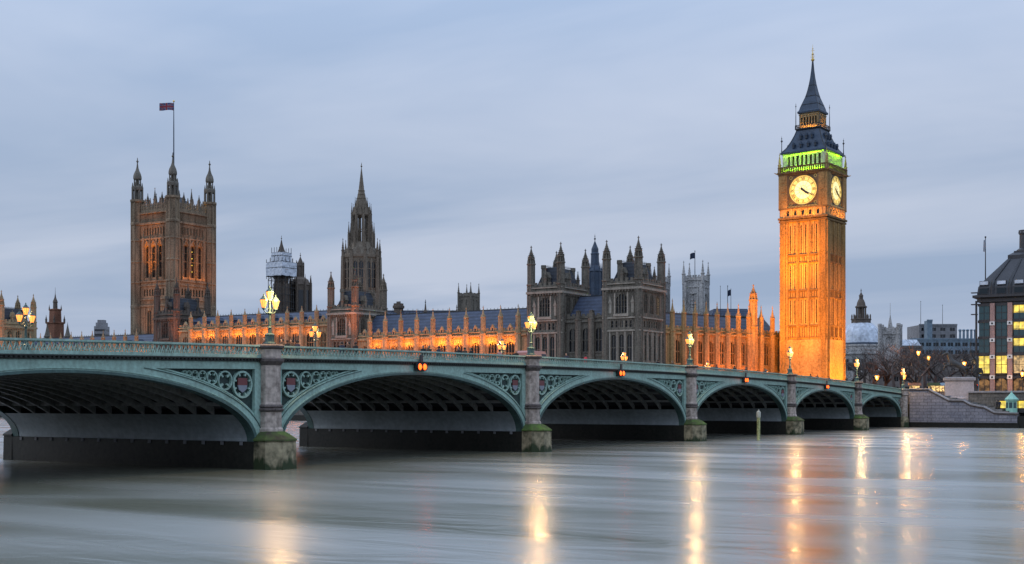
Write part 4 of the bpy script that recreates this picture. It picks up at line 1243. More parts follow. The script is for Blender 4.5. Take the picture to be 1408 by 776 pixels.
# ---- square flag tower at the left
VX, VY = -300.0, 334.4                                               # its north-east turret
vs_, vw_ = 19.8, 19.4
hx, hy = vs_ / 2, vw_ / 2
vt = thing('flag_tower', 'massive square gothic tower with four corner turrets and a flag', 'tower', (VX - hx, VY + hy, 0))
VS = mottled('flag tower limestone', (.26, .195, .13), .7, .5, bump=.3, streak=.15)
c = MB(); c.rect([(hx - .2, hy - .2, 4.5), (hx - .2, hy - .2, 78.5)]); c.build('core', VS, vt)
wl, st, pn, bt = MB(), MB(), MB(), MB()
for fi, (M, W) in enumerate(faces(hx + .5, hy + .5)):
    wl.M = st.M = pn.M = bt.M = M
    m = W / 2
    tall = [(m - 3.7, 2.2), (m, 2.2), (m + 3.7, 2.2)]
    small = [(m + (q - 3.5) * 1.5, .85) for q in range(8)]
    low = [(m - 2.6, 2.2), (m + 2.6, 2.2)]
    rows = [(24, 41.0, low, 1), (46.6, 49.3, small, 1), (53.8, 66.4, tall, 1), (70.4, 73.4, small, 1)]
    wall_face(wl, W, 4.5, 79.0, rows, .9)
    if fi < 3:
        MW = M @ Matrix.Translation((0, .35, 0))
        put_windows(vt, MW, rows[:2], VS, GLASS, None, 2)
        put_windows(vt, MW, rows[2:3], VS, GLASS, 2, 3)
        put_windows(vt, MW, rows[3:], VS, GLASS, 1, 0)
    for z, h, o in ((42.4, .7, .35), (45.0, .5, .35), (50.4, .5, .35), (52.0, .6, .45), (68.6, .6, .4), (74.6, .8, .5), (78.8, .5, .6)):
        st.box(2, W - 2, -o, .1, z, z + h)
    for c_ in (m - 5.55, m - 1.85, m + 1.85, m + 5.55):
        bt.box(c_ - .38, c_ + .38, -.55, .02, 52.6, 68.6); bt.box(c_ - .16, c_ + .16, -.75, -.5, 53, 68)
        bt.poly([(c_ - .5, 68.0), (c_ + .5, 68.0), (c_, 70.6)], -.6, .02)
    for c_, w_ in tall:                                               # crocketed canopies over the belfry lights
        bt.bar((c_ - 1.4, -.2, 66.2), (c_, -.2, 68.4), .35, .4); bt.bar((c_ + 1.4, -.2, 66.2), (c_, -.2, 68.4), .35, .4)
    ribs(pn, W, 42.9, 45, .75, .16, .14, 2); ribs(pn, W, 69, 74.6, .75, .14, .14, 2); ribs(pn, W, 75.3, 78.8, .62, .2, .2, 2)
    ribs(pn, W, 5, 42, 1.2, .14, .12, 2)
    pn.box(2, W - 2, .0, .35, 79.2, 80.4)
    nn = 18                                                          # pierced, pinnacled parapet
    for i in range(nn):
        a = 2.6 + (W - 5.2) * i / (nn - 1)
        pn.box(a - .26, a + .26, .02, .3, 80.3, 82.2 if i % 3 else 83.2)
        pn.poly([(a - .4, 82.0 if i % 3 else 83.2), (a + .4, 82.0 if i % 3 else 83.2), (a, 83.0 if i % 3 else 85.0)], .0, .32)
    pn.box(2, W - 2, .05, .28, 81.2, 81.5)
wl.build('wall', VS, vt); build_levels(st, 'string_course', VS, vt); pn.build('panelling', VS, vt); bt.build('buttress', VS, vt)
r_ = MB(); r_.rect([(hx - 2, hy - 2, 78.5), (hx - 2.5, hy - 2.5, 81), (2.2, 2.2, 86.5), (1.6, 1.6, 86.6)]); r_.build('roof', SLATED, vt)
q = MB()
q.prism(0, 0, 8, [(1.9, 86.3), (1.7, 89.5), (1.9, 89.7), (1.0, 91.5), (.5, 93.5), (.25, 94.5)]); q.build('flagpole_base', BLACK, vt)
for sx, sy in ((-1, -1), (1, -1), (1, 1), (-1, 1)):
    q = MB(); x, y = sx * hx, sy * hy; r = 2.25
    q.prism(x, y, 8, [(r + .25, 4.5), (r + .2, 41.6), (r + .35, 42.2), (r + .35, 43), (r, 43.4), (r, 74.4), (r + .35, 74.8), (r + .35, 75.6), (r - .1, 76), (r - .1, 83.4), (r + .45, 84.0), (r + .45, 84.8), (r * .3, 85)])
    for z in (24, 33, 51.8, 60, 68.4):
        q.prism(x, y, 8, [(r + .02, z - .35), (r + .28, z), (r + .28, z + .35), (r + .02, z + .6)])
    for i in range(8):
        a = PI / 8 + i * PI / 4
        q.prism(x + (r * 1.09) * math.cos(a), y + (r * 1.09) * math.sin(a), 4, [(.2, 5), (.2, 84)])
    q.build('turret', VS, vt)
    q = MB()                                                          # open lantern stage, upper lantern, ogee cap
    q.prism(x, y, 8, [(.7, 84.8), (.7, 90.5)])
    for i in range(8):
        a = PI / 8 + i * PI / 4
        q.prism(x + 1.95 * math.cos(a), y + 1.95 * math.sin(a), 4, [(.3, 84.8), (.28, 89.4), (.05, 91.6)])
        q.prism(x + 1.25 * math.cos(a), y + 1.25 * math.sin(a), 4, [(.16, 90.2), (.15, 93.4), (.03, 94.4)])
    q.prism(x, y, 8, [(2.1, 88.6), (2.2, 89.2), (2.2, 89.9), (1.4, 90.3), (1.4, 90.5)]); 
    q.prism(x, y, 8, [(.5, 90.4), (.5, 93.2)])
    q.prism(x, y, 8, [(1.45, 92.9), (1.6, 93.3), (1.55, 94.2), (1.3, 95.2), (.75, 96.4), (.4, 97.6), (.22, 99.2), (.18, 99.6), (.48, 100.1), (.18, 100.6), (.1, 101.6)])
    q.build('turret_lantern', SOOT, vt)
for a, b in ((0, -hy), (hx, 0), (-hx, 0), (0, hy), (hx, -4), (hx, 4), (-4, -hy), (4, -hy)):
    q = MB(); pinnacle(q, a * 1.0, b * 1.0, 80, 84.2, 89.0 if (a == 0 or b == 0) else 87, .42); q.build('pinnacle', SOOT, vt)
q = MB()
for k in range(4):                                                    # bulbs hanging in the middle belfry opening, north side
    q.sphere((hx + .28, -.05, 56.2 + k * 2.6), .22, 6)
q.build('work_light', WARMWIN, vt)
# flagpole and flag (separate things on the tower)
fp = thing('flagpole', 'tall flagpole rising from the roof of the square tower at left', 'flagpole', (VX - hx, VY + hy, 94.0))
q = MB(); q.prism(0, 0, 8, [(.26, 0), (.2, 20), (.12, 30.4)]); q.build('pole', IRONB, fp)
q = MB(); q.sphere((0, 0, 30.7), .42, 8); q.build('truck', GILT, fp)
fl = thing('flag', 'red white and blue crossed flag streaming left from the tallest flagpole', 'flag', (VX - hx, VY + hy, 122.4))
FD = Vector((-RT.x, -RT.y, 0)) * .8 + Vector((-FW.x, -FW.y, 0)) * .35
FD.normalize()
FLB = principled('flag blue', (.03, .05, .16), .8); FLR = principled('flag red', (.24, .03, .05), .8); FLW = principled('flag white', (.2, .2, .24), .8)
def flag_mesh(mb, L, H, layers):
    NX, NZ = 36, 18
    def P(u, v, o):
        wv = .35 * math.sin(u * 7.0 + v * 1.2) * (.25 + u)
        side = Vector((-FD.y, FD.x, 0)) * (wv + o)
        p = FD * (u * L) + side + Vector((0, 0, (v - .5) * H - u * u * .5 + .12 * math.sin(u * 5)))
        return tuple(p)
    for i in range(NX):
        for j in range(NZ):
            u, v = (i + .5) / NX, (j + .5) / NZ
            m = layers(u, v)
            u0, u1, v0, v1 = i / NX, (i + 1) / NX, j / NZ, (j + 1) / NZ
            mb.add([P(u0, v0, 0), P(u1, v0, 0), P(u1, v1, 0), P(u0, v1, 0), P(u0, v0, .03), P(u1, v0, .03), P(u1, v1, .03), P(u0, v1, .03)],
                   [(0, 1, 2, 3), (7, 6, 5, 4)] + ([(0, 4, 5, 1)] if j == 0 else []) + ([(3, 2, 6, 7)] if j == NZ - 1 else []) + ([(1, 5, 6, 2)] if i == NX - 1 else []), m)
def union(u, v):
    x, y = (u - .5) * 2, (v - .5)
    if abs(y) < .1 or abs(x) < .1: return 1
    if abs(y) < .17 or abs(x) < .17: return 2
    d = min(abs(y - x * .5), abs(y + x * .5))
    return 1 if d < .045 else (2 if d < .12 else 0)
q = MB(); flag_mesh(q, 5.6, 2.9, union); q.build('cloth', [FLB, FLR, FLW], fl)
# floodlights of the flag tower
def vtp(a, b, z): return (VX - hx + a, VY + hy + b, z)
VL = (1.0, .30, .025)
spot(vtp(-2, -46, 22), vtp(-1, -9, 60), 42000, VL, 34, 1, name='flag_tower_floodlight')
spot(vtp(-2, -30, 22), vtp(-1, -9, 40), 18000, VL, 40, 1, name='flag_tower_floodlight')
spot(vtp(-1, -hy - 8, 46), vtp(-1, -hy, 66.5), 62000, VL, 38, 1, name='flag_tower_ledge_light')
spot(vtp(hx + 8, 1, 46), vtp(hx, 1, 66), 15000, VL, 38, 1, name='flag_tower_ledge_light')
strip(vtp(hx + 1.8, 0, 53.0), vtp(hx + .2, 0, 64), 12, .4, 300, VL, along=(0, 1, 0), name='flag_tower_ledge_light')
strip(vtp(hx - 1.5, 0, 80.2), vtp(hx, 0, 83), 12, .3, 260, (1, .6, .15), along=(0, 1, 0), name='parapet_light')
spot(vtp(60, 4, 30), vtp(9, 0, 58), 60000, VL, 36, 1, name='flag_tower_floodlight')

# ---- central octagonal tower with spire
CTX, CTY = at(497, 430)
ct = thing('spire_tower', 'dark octagonal gothic tower tapering to a tall pointed stone spire', 'tower', (CTX, CTY, 0), PI / 8 + .1)
q = MB(); q.prism(0, 0, 8, [(6.4, 4.5), (6.4, 42), (5.9, 43), (5.6, 43.5), (5.6, 54.5), (5.9, 54.9), (5.9, 55.8), (3.2, 60.2), (2.6, 60.4)]); q.build('octagon', MIDST, ct)
for i in range(8):
    a = i * PI / 4
    M = Matrix.Rotation(a + PI / 2, 4, 'Z') @ Matrix.Translation((0, -5.62, 0))
    b = MB(); b.M = M
    for s_ in (-1.0, 1.0): b.box(s_ * 1.0 - .72, s_ * 1.0 + .72, -.04, 0, 44.4, 53.4)
    b.build('window', GLASS, ct)
    b = MB(); b.M = M
    for x in (-2.1, 0, 2.1): b.box(x - .28, x + .28, -.3, 0, 43.6, 54.4)
    for x in (-1.0, 1.0):
        for z in (47.4, 50.6): b.box(x - .7, x + .7, -.12, -.03, z, z + .25)
        b.box(x - .06, x + .06, -.14, -.03, 44.4, 53.4)
        pts = arch_pts(1.44, 53.5, 1.3, 4)
        for sg in (1, -1): b.poly([(x + sg * px, pz) for px, pz in pts] + [(x + sg * .72, 53.5)], -.2, 0)
    b.poly([(-1.0, 55.6), (1.0, 55.6), (0, 58.3)], -.2, .8)
    b.build('tracery', MIDST, ct)
    va = a + PI / 8; k = 1 / math.cos(PI / 8)
    x, y = 6.0 * k * math.cos(va), 6.0 * k * math.sin(va)
    b = MB(); b.prism(x, y, 4, [(.7, 30), (.62, 44), (.5, 52), (.45, 55.4)], rot=va); pinnacle(b, x, y, 55, 57.2, 61.6, .42); b.build('pinnacle', MIDST, ct)
    x, y = 4.1 * k * math.cos(va), 4.1 * k * math.sin(va)
    b = MB(); b.prism(x, y, 4, [(.34, 57), (.3, 63)], rot=va); pinnacle(b, x, y, 60, 63.4, 67.4, .3); b.build('pinnacle', MIDST, ct)
    # open lantern stage
    x, y = 2.75 * k * math.cos(va), 2.75 * k * math.sin(va)
    b = MB(); b.prism(x, y, 4, [(.42, 59.5), (.36, 69.8)], rot=va); pinnacle(b, x * 1.14, y * 1.14, 60, 70.2, 74.0, .27); b.build('lantern_pier', MIDST, ct)
    b = MB(); b.M = Matrix.Rotation(a + PI / 2, 4, 'Z') @ Matrix.Translation((0, -2.75, 0))
    b.box(-.05, .05, -.08, .08, 60.2, 69); b.box(-1.0, 1.0, -.07, .07, 64.4, 64.7)
    pts = arch_pts(1.9, 69.6, 1.4, 4)
    for sg in (1, -1): b.poly([(sg * px, pz) for px, pz in pts] + [(sg * .95, 69.6)], -.15, .15)
    b.poly([(-.8, 70.4), (.8, 70.4), (0, 72.6)], -.2, .5); b.build('lantern_tracery', MIDST, ct)
q = MB(); q.prism(0, 0, 8, [(3.0, 69.4), (3.2, 69.8), (3.2, 70.4), (2.1, 70.6), (1.9, 73.6), (1.75, 74.2), (1.0, 78.0), (1.12, 78.1), (1.08, 78.4), (.9, 78.6), (.1, 86.2)])
for z, r in ((75.5, 1.5), (76.8, 1.25), (79.8, .78), (81, .65), (82.4, .5), (83.6, .38), (84.8, .26)):
    q.prism(0, 0, 8, [(r * .9, z - .12), (r * 1.1, z), (r * .9, z + .12)])
for i in range(8):
    va = i * PI / 4 + PI / 8
    pinnacle(q, 2.2 * math.cos(va), 2.2 * math.sin(va), 70, 72.4, 76, .22)
finial(q, 0, 0, 85.8, 2.4, .35); q.build('spire', MIDST, ct)
q = MB(); q.prism(0, 0, 8, [(2.6, 60.1), (2.6, 60.4)]); q.build('lantern_floor', MIDST, ct)

spot((CTX + 14, CTY - 16, 28), (CTX, CTY, 52), 3500, (1, .42, .14), 50, 1, name='spire_warm_fill')  # warm fill spots, added to turn the spire tower browner
spot((CTX - 8, CTY - 22, 28), (CTX, CTY, 46), 3000, (1, .42, .14), 45, 1, name='spire_warm_fill')

# ---- smaller roofs and towers rising behind the river front
def oct_tower(name, label, u, d, prof, m, cat='tower', n=8, posts=None, rz=None, group=None):
    x, y = at(u, d)
    t = thing(name, label, cat, (x, y, 0), rz if rz is not None else 0, group)
    q = MB(); q.prism(0, 0, n, prof); q.build('shaft', m, t)
    return t
# domed ventilation tower left of the central spire
t = oct_tower('ventilation_tower', 'dark domed ventilation tower with open corner buttresses beside the wrapped scaffold', 413, 400, [(2.9, 4.5), (2.9, 42.4), (3.15, 42.7), (3.0, 43), (2.5, 44.4), (1.3, 45.2), (1.2, 45.4)], DARKST)
for i in range(8):
    a = PI / 8 + i * PI / 4
    b = MB(); b.prism(3.55 * math.cos(a), 3.55 * math.sin(a), 4, [(.28, 26), (.26, 43)]); pinnacle(b, 3.55 * math.cos(a), 3.55 * math.sin(a), 42, 43.2, 46, .22)
    b.M = Matrix.Rotation(a, 4, 'Z'); b.box(2.9, 3.5, -.1, .1, 41.2, 41.8); b.box(2.9, 3.5, -.1, .1, 35, 35.5); b.build('corner_buttress', DARKST, t)
    b = MB(); b.M = Matrix.Rotation(a + PI / 8, 4, 'Z'); b.box(2.88, 2.93, -.75, .75, 34, 41); b.build('louvre', GLASS, t)
b = MB(); b.prism(0, 0, 8, [(1.0, 45), (1.0, 48.6), (1.25, 48.8), (1.25, 49.2), (1.0, 49.4), (.75, 50.2), (.35, 51.2), (.12, 51.8)])
for i in range(8):
    a = PI / 8 + i * PI / 4; b.prism(1.15 * math.cos(a), 1.15 * math.sin(a), 4, [(.14, 45), (.13, 49.6), (.02, 50.4)])
finial(b, 0, 0, 51.6, 1.8, .22); b.build('lantern', DARKST, t)
# the turret wrapped in scaffolding
t = oct_tower('scaffolded_tower', 'turret wrapped in two tiers of pale scaffold sheeting under a dark spirelet', 387, 394, [(2.5, 4.5), (2.5, 42.5), (1.8, 43), (1.8, 51.8)], DARKST)
for (hx_, z0_, z1_) in ((3.4, 44.9, 49.3), (2.25, 49.6, 52.4)):
    b = MB(); n_ = 16
    ringp = lambda k, z: [((hx_ + .07 * math.sin(5 * i + k * 3 + z)) * c, (hx_ + .07 * math.sin(3 * i + k)) * s2, z + .10 * math.sin(i * 1.7 + k)) for i, (c, s2) in
                       enumerate([(x / 4, -1) for x in range(-4, 4)] + [(1, x / 4) for x in range(-4, 4)] + [(-x / 4, 1) for x in range(-4, 4)] + [(-1, -x / 4) for x in range(-4, 4)])]
    b.loft([ringp(k, z0_ + (z1_ - z0_) * k / 4) for k in range(5)], cap=False)
    b.build('sheeting', SHEET, t)
    b = MB(); b.rect([(hx_ - .05, hx_ - .05, z1_ - .1), (hx_ + .05, hx_ + .05, z1_)]); b.rect([(hx_ - .05, hx_ - .05, z0_ - .2), (hx_ + .05, hx_ + .05, z0_ - .05)])
    b.rect([(hx_ + .09, hx_ + .09, (z0_ + z1_) / 2 + .3), (hx_ + .1, hx_ + .1, (z0_ + z1_) / 2 + .42)])
    b.build('scaffold_deck', BLACK, t)
b = MB()
for sx in (-1, -.5, 0, .5, 1):
    for sy in (-1, 1):
        b.prism(sx * 2.9, sy * 2.9, 4, [(.07, 26), (.07, 44.8)]); b.prism(sy * 2.9, sx * 2.9, 4, [(.07, 26), (.07, 44.8)])
        b.prism(sx * 3.3, sy * 3.3, 4, [(.06, 44), (.06, 51.2 - abs(sx))]); b.prism(sy * 3.3, sx * 3.3, 4, [(.06, 44), (.06, 51.2 - abs(sx))])
        b.prism(sx * 2.15, sy * 2.15, 4, [(.06, 44), (.06, 54)])
for z in (28, 30.2, 32.4, 34.6, 36.8, 39, 41.2, 43.4):
    for sg in (-1, 1):
        b.box(-3.0, 3.0, sg * 2.9 - .06, sg * 2.9 + .06, z, z + .14); b.box(sg * 2.9 - .06, sg * 2.9 + .06, -3.0, 3.0, z, z + .14)
        for k in range(4):
            b.bar((-2.9 + 1.45 * k, sg * 2.9, z), (-1.45 + 1.45 * k, sg * 2.9, z + 2.2), .08, .08)
b.build('scaffold_poles', BLACK, t)
b = MB(); b.prism(0, 0, 8, [(1.7, 42), (2.4, 44.8)]); b.prism(0, 0, 8, [(1.3, 51.7), (1.25, 52.6), (.9, 53.4), (.4, 55), (.14, 56.4)]); finial(b, 0, 0, 56.2, 1.9, .2); b.build('spirelet', DARKST, t)
# slim dark vent tower behind the two pavilions
t = oct_tower('ventilation_tower', 'slim dark vent turret rising between the two dark pavilion towers', 818, 340, [(1.75, 4.5), (1.75, 40.6), (1.95, 40.8), (1.85, 41.2), (1.1, 42.4), (1.0, 45.4), (1.15, 45.6), (.9, 46), (.9, 47.0), (.5, 48.0), (.15, 49)], IRONB)
for i in range(8):
    a = PI / 8 + i * PI / 4
    b = MB(); b.prism(1.9 * math.cos(a), 1.9 * math.sin(a), 4, [(.15, 28), (.14, 41.2), (.02, 43.2)]); b.build('corner_buttress', IRONB, t)
b = MB(); finial(b, 0, 0, 48.8, 2.4, .25); b.build('finial', BLACK, t)
# square tower with four spikes
x, y = at(644.5, 392)
t = thing('square_tower', 'small square stone tower with spiked corners above the slate roof of the lit wing', 'tower', (x, y, 0))
c = MB(); c.rect([(2.2, 2.2, 4.5), (2.2, 2.2, 38.6)]); c.build('core', SOOT, t)
b = MB()
for M, W in faces(2.35, 2.35):
    b.M = M; r0 = [(33.0, 37.2, [(1.35, 1.0), (3.35, 1.0)], 1)]
    wall_face(b, W, 20, 38.3, r0, .3); b.box(-.15, W + .15, -.18, .1, 38.2, 38.6); battlement(b, W, 38.6, .8)
    put_windows(t, M, r0, SOOT, GLASS, 1, 1)
b.build('wall', SOOT, t)
for sx in (-1, 1):
    for sy in (-1, 1):
        b = MB(); pinnacle(b, sx * 2.3, sy * 2.3, 20, 39.4, 42.6, .34, n=8); b.build('pinnacle', SOOT, t)
# chimney stack and ridge fleches near it
x, y = at(548, 372); t = thing('chimney_stack', 'squat dark chimney stack right of the central spire tower', 'chimney', (x, y, 0))
b = MB(); b.rect([(1.0, 1.0, 4.5), (1.0, 1.0, 33.0), (1.25, 1.25, 33.2), (1.25, 1.25, 33.9), (1.05, 1.05, 34), (1.05, 1.05, 34.6)]); b.build('stack', DARKST, t)
for k in range(4):
    b = MB(); b.prism(-.6 + .4 * k, 0, 8, [(.16, 34.5), (.14, 35.2)]); b.build('chimney_pot', DARKST, t)
for u, v, lab in ((585, 417, 'thin roof spike with crown above the slate roof of the lit wing'), (628, 424, 'short thin roof spike left of the spiked square tower')):
    d = 350; x, y = at(u, d); zt = zv(v, d)
    t = thing('roof_spike', lab, 'roof spike', (x, y, 0))
    b = MB(); b.prism(0, 0, 8, [(.8, 4.5), (.8, zt - 5), (.9, zt - 4.8), (.5, zt - 4.2), (.45, zt - 2.6), (.6, zt - 2.5), (.3, zt - 1.8), (.1, zt)]); b.build('shaft', DARKST, t)
    b = MB(); finial(b, 0, 0, zt - .3, 1.5, .22); b.build('finial', BLACK, t)
# inner roofs behind the river front
def roof_house(name, label, u0, u1, d, zb, zt, m, wallm, depth=14):
    x0, y0 = at(u0, d); x1, y1 = at(u1, d)
    L = math.hypot(x1 - x0, y1 - y0)
    t = thing(name, label, 'building', (x0, y0, 0), math.atan2(y1 - y0, x1 - x0))
    b = MB(); b.box(0, L, 0, depth, 4.5, zb); b.build('wall', wallm, t)
    b = MB(); b.loft([[(-.3, -.3, zb), (.0, depth / 2, zt), (-.3, depth + .3, zb)], [(L + .3, -.3, zb), (L, depth / 2, zt), (L + .3, depth + .3, zb)]]); r = b.build('roof', m, t)
    b = MB()
    for i in range(int(L / 1.5)): b.box(i * 1.5 + .4, i * 1.5 + .5, depth / 2 - .05, depth / 2 + .05, zt, zt + .7)
    b.box(0, L, depth / 2 - .1, depth / 2 + .1, zt - .1, zt + .2); b.build('roof_cresting', BLACK, r)
    return t
roof_house('inner_range', 'blue slate roofed inner range behind the lit wing and chimney', 528, 626, 365, 26, 32.3, SLATE, SOOT)
roof_house('inner_range', 'long pale inner roof behind the lit central range left of the spire', 300, 452, 420, 26, 34.2, SLATE, SOOT)
# things far left
x, y = at(76, 470)
t = thing('brick_tower', 'dark brick tower with a small domed lantern at far left above the bridge', 'tower', (x, y, 0))
b = MB(); b.rect([(2.3, 2.3, 4.5), (2.2, 2.2, 34.6), (2.5, 2.5, 34.8), (2.5, 2.5, 35.3), (1.6, 1.6, 35.4), (1.5, 1.5, 39.6), (1.7, 1.7, 39.8), (1.7, 1.7, 40.2), (.9, .9, 40.4)]); b.build('shaft', REDBRICK, t)
b = MB(); b.prism(0, 0, 8, [(.8, 40.2), (.75, 42.6), (.9, 42.8), (.75, 43.4), (.3, 44.6), (.08, 46.2), (.03, 48.5)]); b.build('lantern', DARKST, t)
for sx in (-1, 1):
    for sy in (-1, 1):
        b = MB(); pinnacle(b, sx * 2.3, sy * 2.3, 35, 36.2, 38, .25); pinnacle(b, sx * 1.5, sy * 1.5, 40, 40.6, 42, .16); b.build('pinnacle', DARKST, t)
for u, v, lab in ((65, 446, 'short stone turret just left of the far brick tower'), (93, 446, 'short stone turret just right of the far brick tower')):
    x, y = at(u, 440); t = thing('stone_turret', lab, 'turret', (x, y, 0))
    zt = zv(v, 440); b = MB(); b.prism(0, 0, 8, [(1.0, 4.5), (1.0, zt - 4.6), (1.2, zt - 4.4), (.9, zt - 4)]); b.build('shaft', SOOT, t)
    b = MB(); b.prism(0, 0, 8, [(.95, zt - 4.1), (.6, zt - 2.8), (.12, zt - .2), (.02, zt + .8)]); b.build('cap', SOOT, t)
x, y = at(140, 1000)
t = thing('tower_block', 'distant grey tower block left of the square flag tower', 'tower block', (x, y, 0), .5)
b = MB(); b.rect([(4.6, 4.6, 4.5), (4.6, 4.6, 66), (3.6, 3.6, 66.2), (3.6, 3.6, 69), (2.6, 2.6, 69.1), (2.6, 2.6, 71.2)]); b.build('wall', CONC, t)
for M, W in faces(4.62, 4.62):
    for k in range(6):
        b = MB(); b.M = M; b.box(.5, W - .5, -.03, .0, 44 + k * 3.6, 45.6 + k * 3.6); b.build('window', GLASS, t)

# ---- floodlights of the river front
def front_lights(xs, z_eave, p1, p2, col=SOD, y=262.0, seed=1):
    r = random.Random(seed)
    for a, b in zip(xs[:-1], xs[1:]):
        xm = (a + b) / 2
        strip((xm, y - 1.25, z_eave - 2.3), (xm, y - .1, z_eave - .9), 2.6, .25, p1 * .42 * r.choice((.45, .8, 1.0, 1.25)), col, name='eaves_floodlight')
    x0, x1 = xs[0], xs[-1]
    strip(((x0 + x1) / 2, y - 8.5, 7.0), ((x0 + x1) / 2, y, z_eave + 1), x1 - x0, .6, p2, SODR, name='terrace_floodlight')
front_lights([-145.75 + 5.25 * k for k in range(10)], 22.2, 560, 9500)
front_lights([-213.9] + [-208.2 + 5.45 * k for k in range(9)], 26.6, 460, 8500, seed=4)
front_lights([-298.8 + 5.1 * k for k in range(14)], 21.2, 250, 6000, seed=8)
spot((-148.5, 251, 8), (-151.0, 261.6, 30), 60000, SODR, 17, 1, name='turret_floodlight')
spot((-217.5, 251, 8), (-220.2, 261.6, 30), 42000, SODR, 17, 1, name='turret_floodlight')
spot((-300, 236, 8), (-304, 262, 36), 26000, SOD, 60, 1, name='turret_floodlight')
# floodlights of the wing by the clock tower (its lawn side)
nu = nd_.normalized(); nn_ = Vector((nu.y, -nu.x))                    # outward normal
for f_, pw in ((.20, 5000), (.34, 9000), (.5, 9000), (.7, 10000), (.9, 10000)):
    pt = NA + nd_ * f_ + nn_ * 9; tg = NA + nd_ * f_
    spot((pt.x, pt.y, 5.6), (tg.x, tg.y, 18), pw * 1.25, (1, .215, .008), 84, 1, name='wing_floodlight')

# ================================================================== BEHIND AND TO THE RIGHT
# ---- pale twin church towers
def church_tower(label, u, d, w=9.0):
    x, y = at(u, d)
    t = thing('church_tower', label, 'church tower', (x, y, 0), .12, group='pale twin church towers')
    h = w / 2
    c = MB(); c.rect([(h - .3, h - .3, 4.5), (h - .3, h - .3, 60)]); c.build('core', WHITEST, t)
    wl, st, bt = MB(), MB(), MB()
    for fi, (M, W) in enumerate(faces(h, h)):
        wl.M = st.M = bt.M = M; m = W / 2
        rows = [(30, 38, [(m, 2.6)], 1), (44.5, 53.4, [(m, 3.0)], 1)]
        wall_face(wl, W, 4.5, 60.6, rows, .6)
        if fi < 2: put_windows(t, M, rows, BLACK, GLASS, 2, 2)
        for z, h_, o in ((41.5, .6, .3), (42.8, .3, .2), (56.4, .6, .35), (59.6, .4, .4)): st.box(-o, W + o, -o, .1, z, z + h_)
        for a in (.75, W - .75): bt.box(a - .75, a + .75, -.5, .02, 4.5, 58.8)
        for a in (m - 2.2, m + 2.2): bt.box(a - .22, a + .22, -.25, .02, 42, 59.5)
        for i in range(7): bt.box(m - 3.2 + i * 1.07 - .1, m - 3.2 + i * 1.07 + .1, -.15, .02, 57, 59.5)
        bt.poly([(m - 1.8, 53.6), (m + 1.8, 53.6), (m, 55.8)], -.3, .02)
        battlement(bt, W, 60.6, 1.4, t=.4)
    wl.build('wall', WHITEST, t); build_levels(st, 'string_course', WHITEST, t); bt.build('buttress', WHITEST, t)
    for sx in (-1, 1):
        for sy in (-1, 1):
            b = MB(); pinnacle(b, sx * h * .98, sy * h * .98, 58, 62.4, 68.6, .7, n=8); b.build('pinnacle', WHITEST, t)
    return t
church_tower('pale grey church tower with four spikes rising behind the orange wing', 957, 560)
church_tower('second pale church tower mostly hidden behind the dark pavilion, only a spike showing', 903, 566)
def pole_flag(label_p, label_f, u, d, vb, vt, flagv=None, col=None, L=2.6, H=1.6, r=.1, name='flagpole'):
    x, y = at(u, d); z0, z1 = zv(vb, d), zv(vt, d)
    t = thing(name, label_p, 'flagpole' if name == 'flagpole' else 'mast', (x, y, z0))
    b = MB(); b.prism(0, 0, 6, [(r, 0), (r * .6, z1 - z0)]); b.build('pole', BLACK, t)
    b = MB(); b.sphere((0, 0, z1 - z0 + r), r * 1.8, 6); b.build('cap', BLACK, t)
    if label_f:
        f = thing('flag', label_f, 'flag', (x, y, zv(flagv, d)))
        b = MB(); flag_mesh(b, L, H, lambda u_, v_: 0); b.build('cloth', col, f)
    return t
DKBLUE = principled('dark navy flag', (.02, .03, .06), .9)
pole_flag('flagpole on the pale spiked church tower', 'dark flag flying above the pale spiked church tower', 955.5, 558, 388, 346, 352, DKBLUE, 2.8, 2.6, .16)
pole_flag('left of three thin poles behind the orange wing roof', None, 990.5, 500, 432, 394)
pole_flag('middle of three thin poles behind the orange wing roof', None, 1000.5, 500, 432, 394, r=.14)
pole_flag('short pole with a small flag, right of three behind the orange wing roof', 'small dark blue flag behind the orange wing roof', 1005, 500, 426, 398, 403, DKBLUE, 1.8, 2.4)
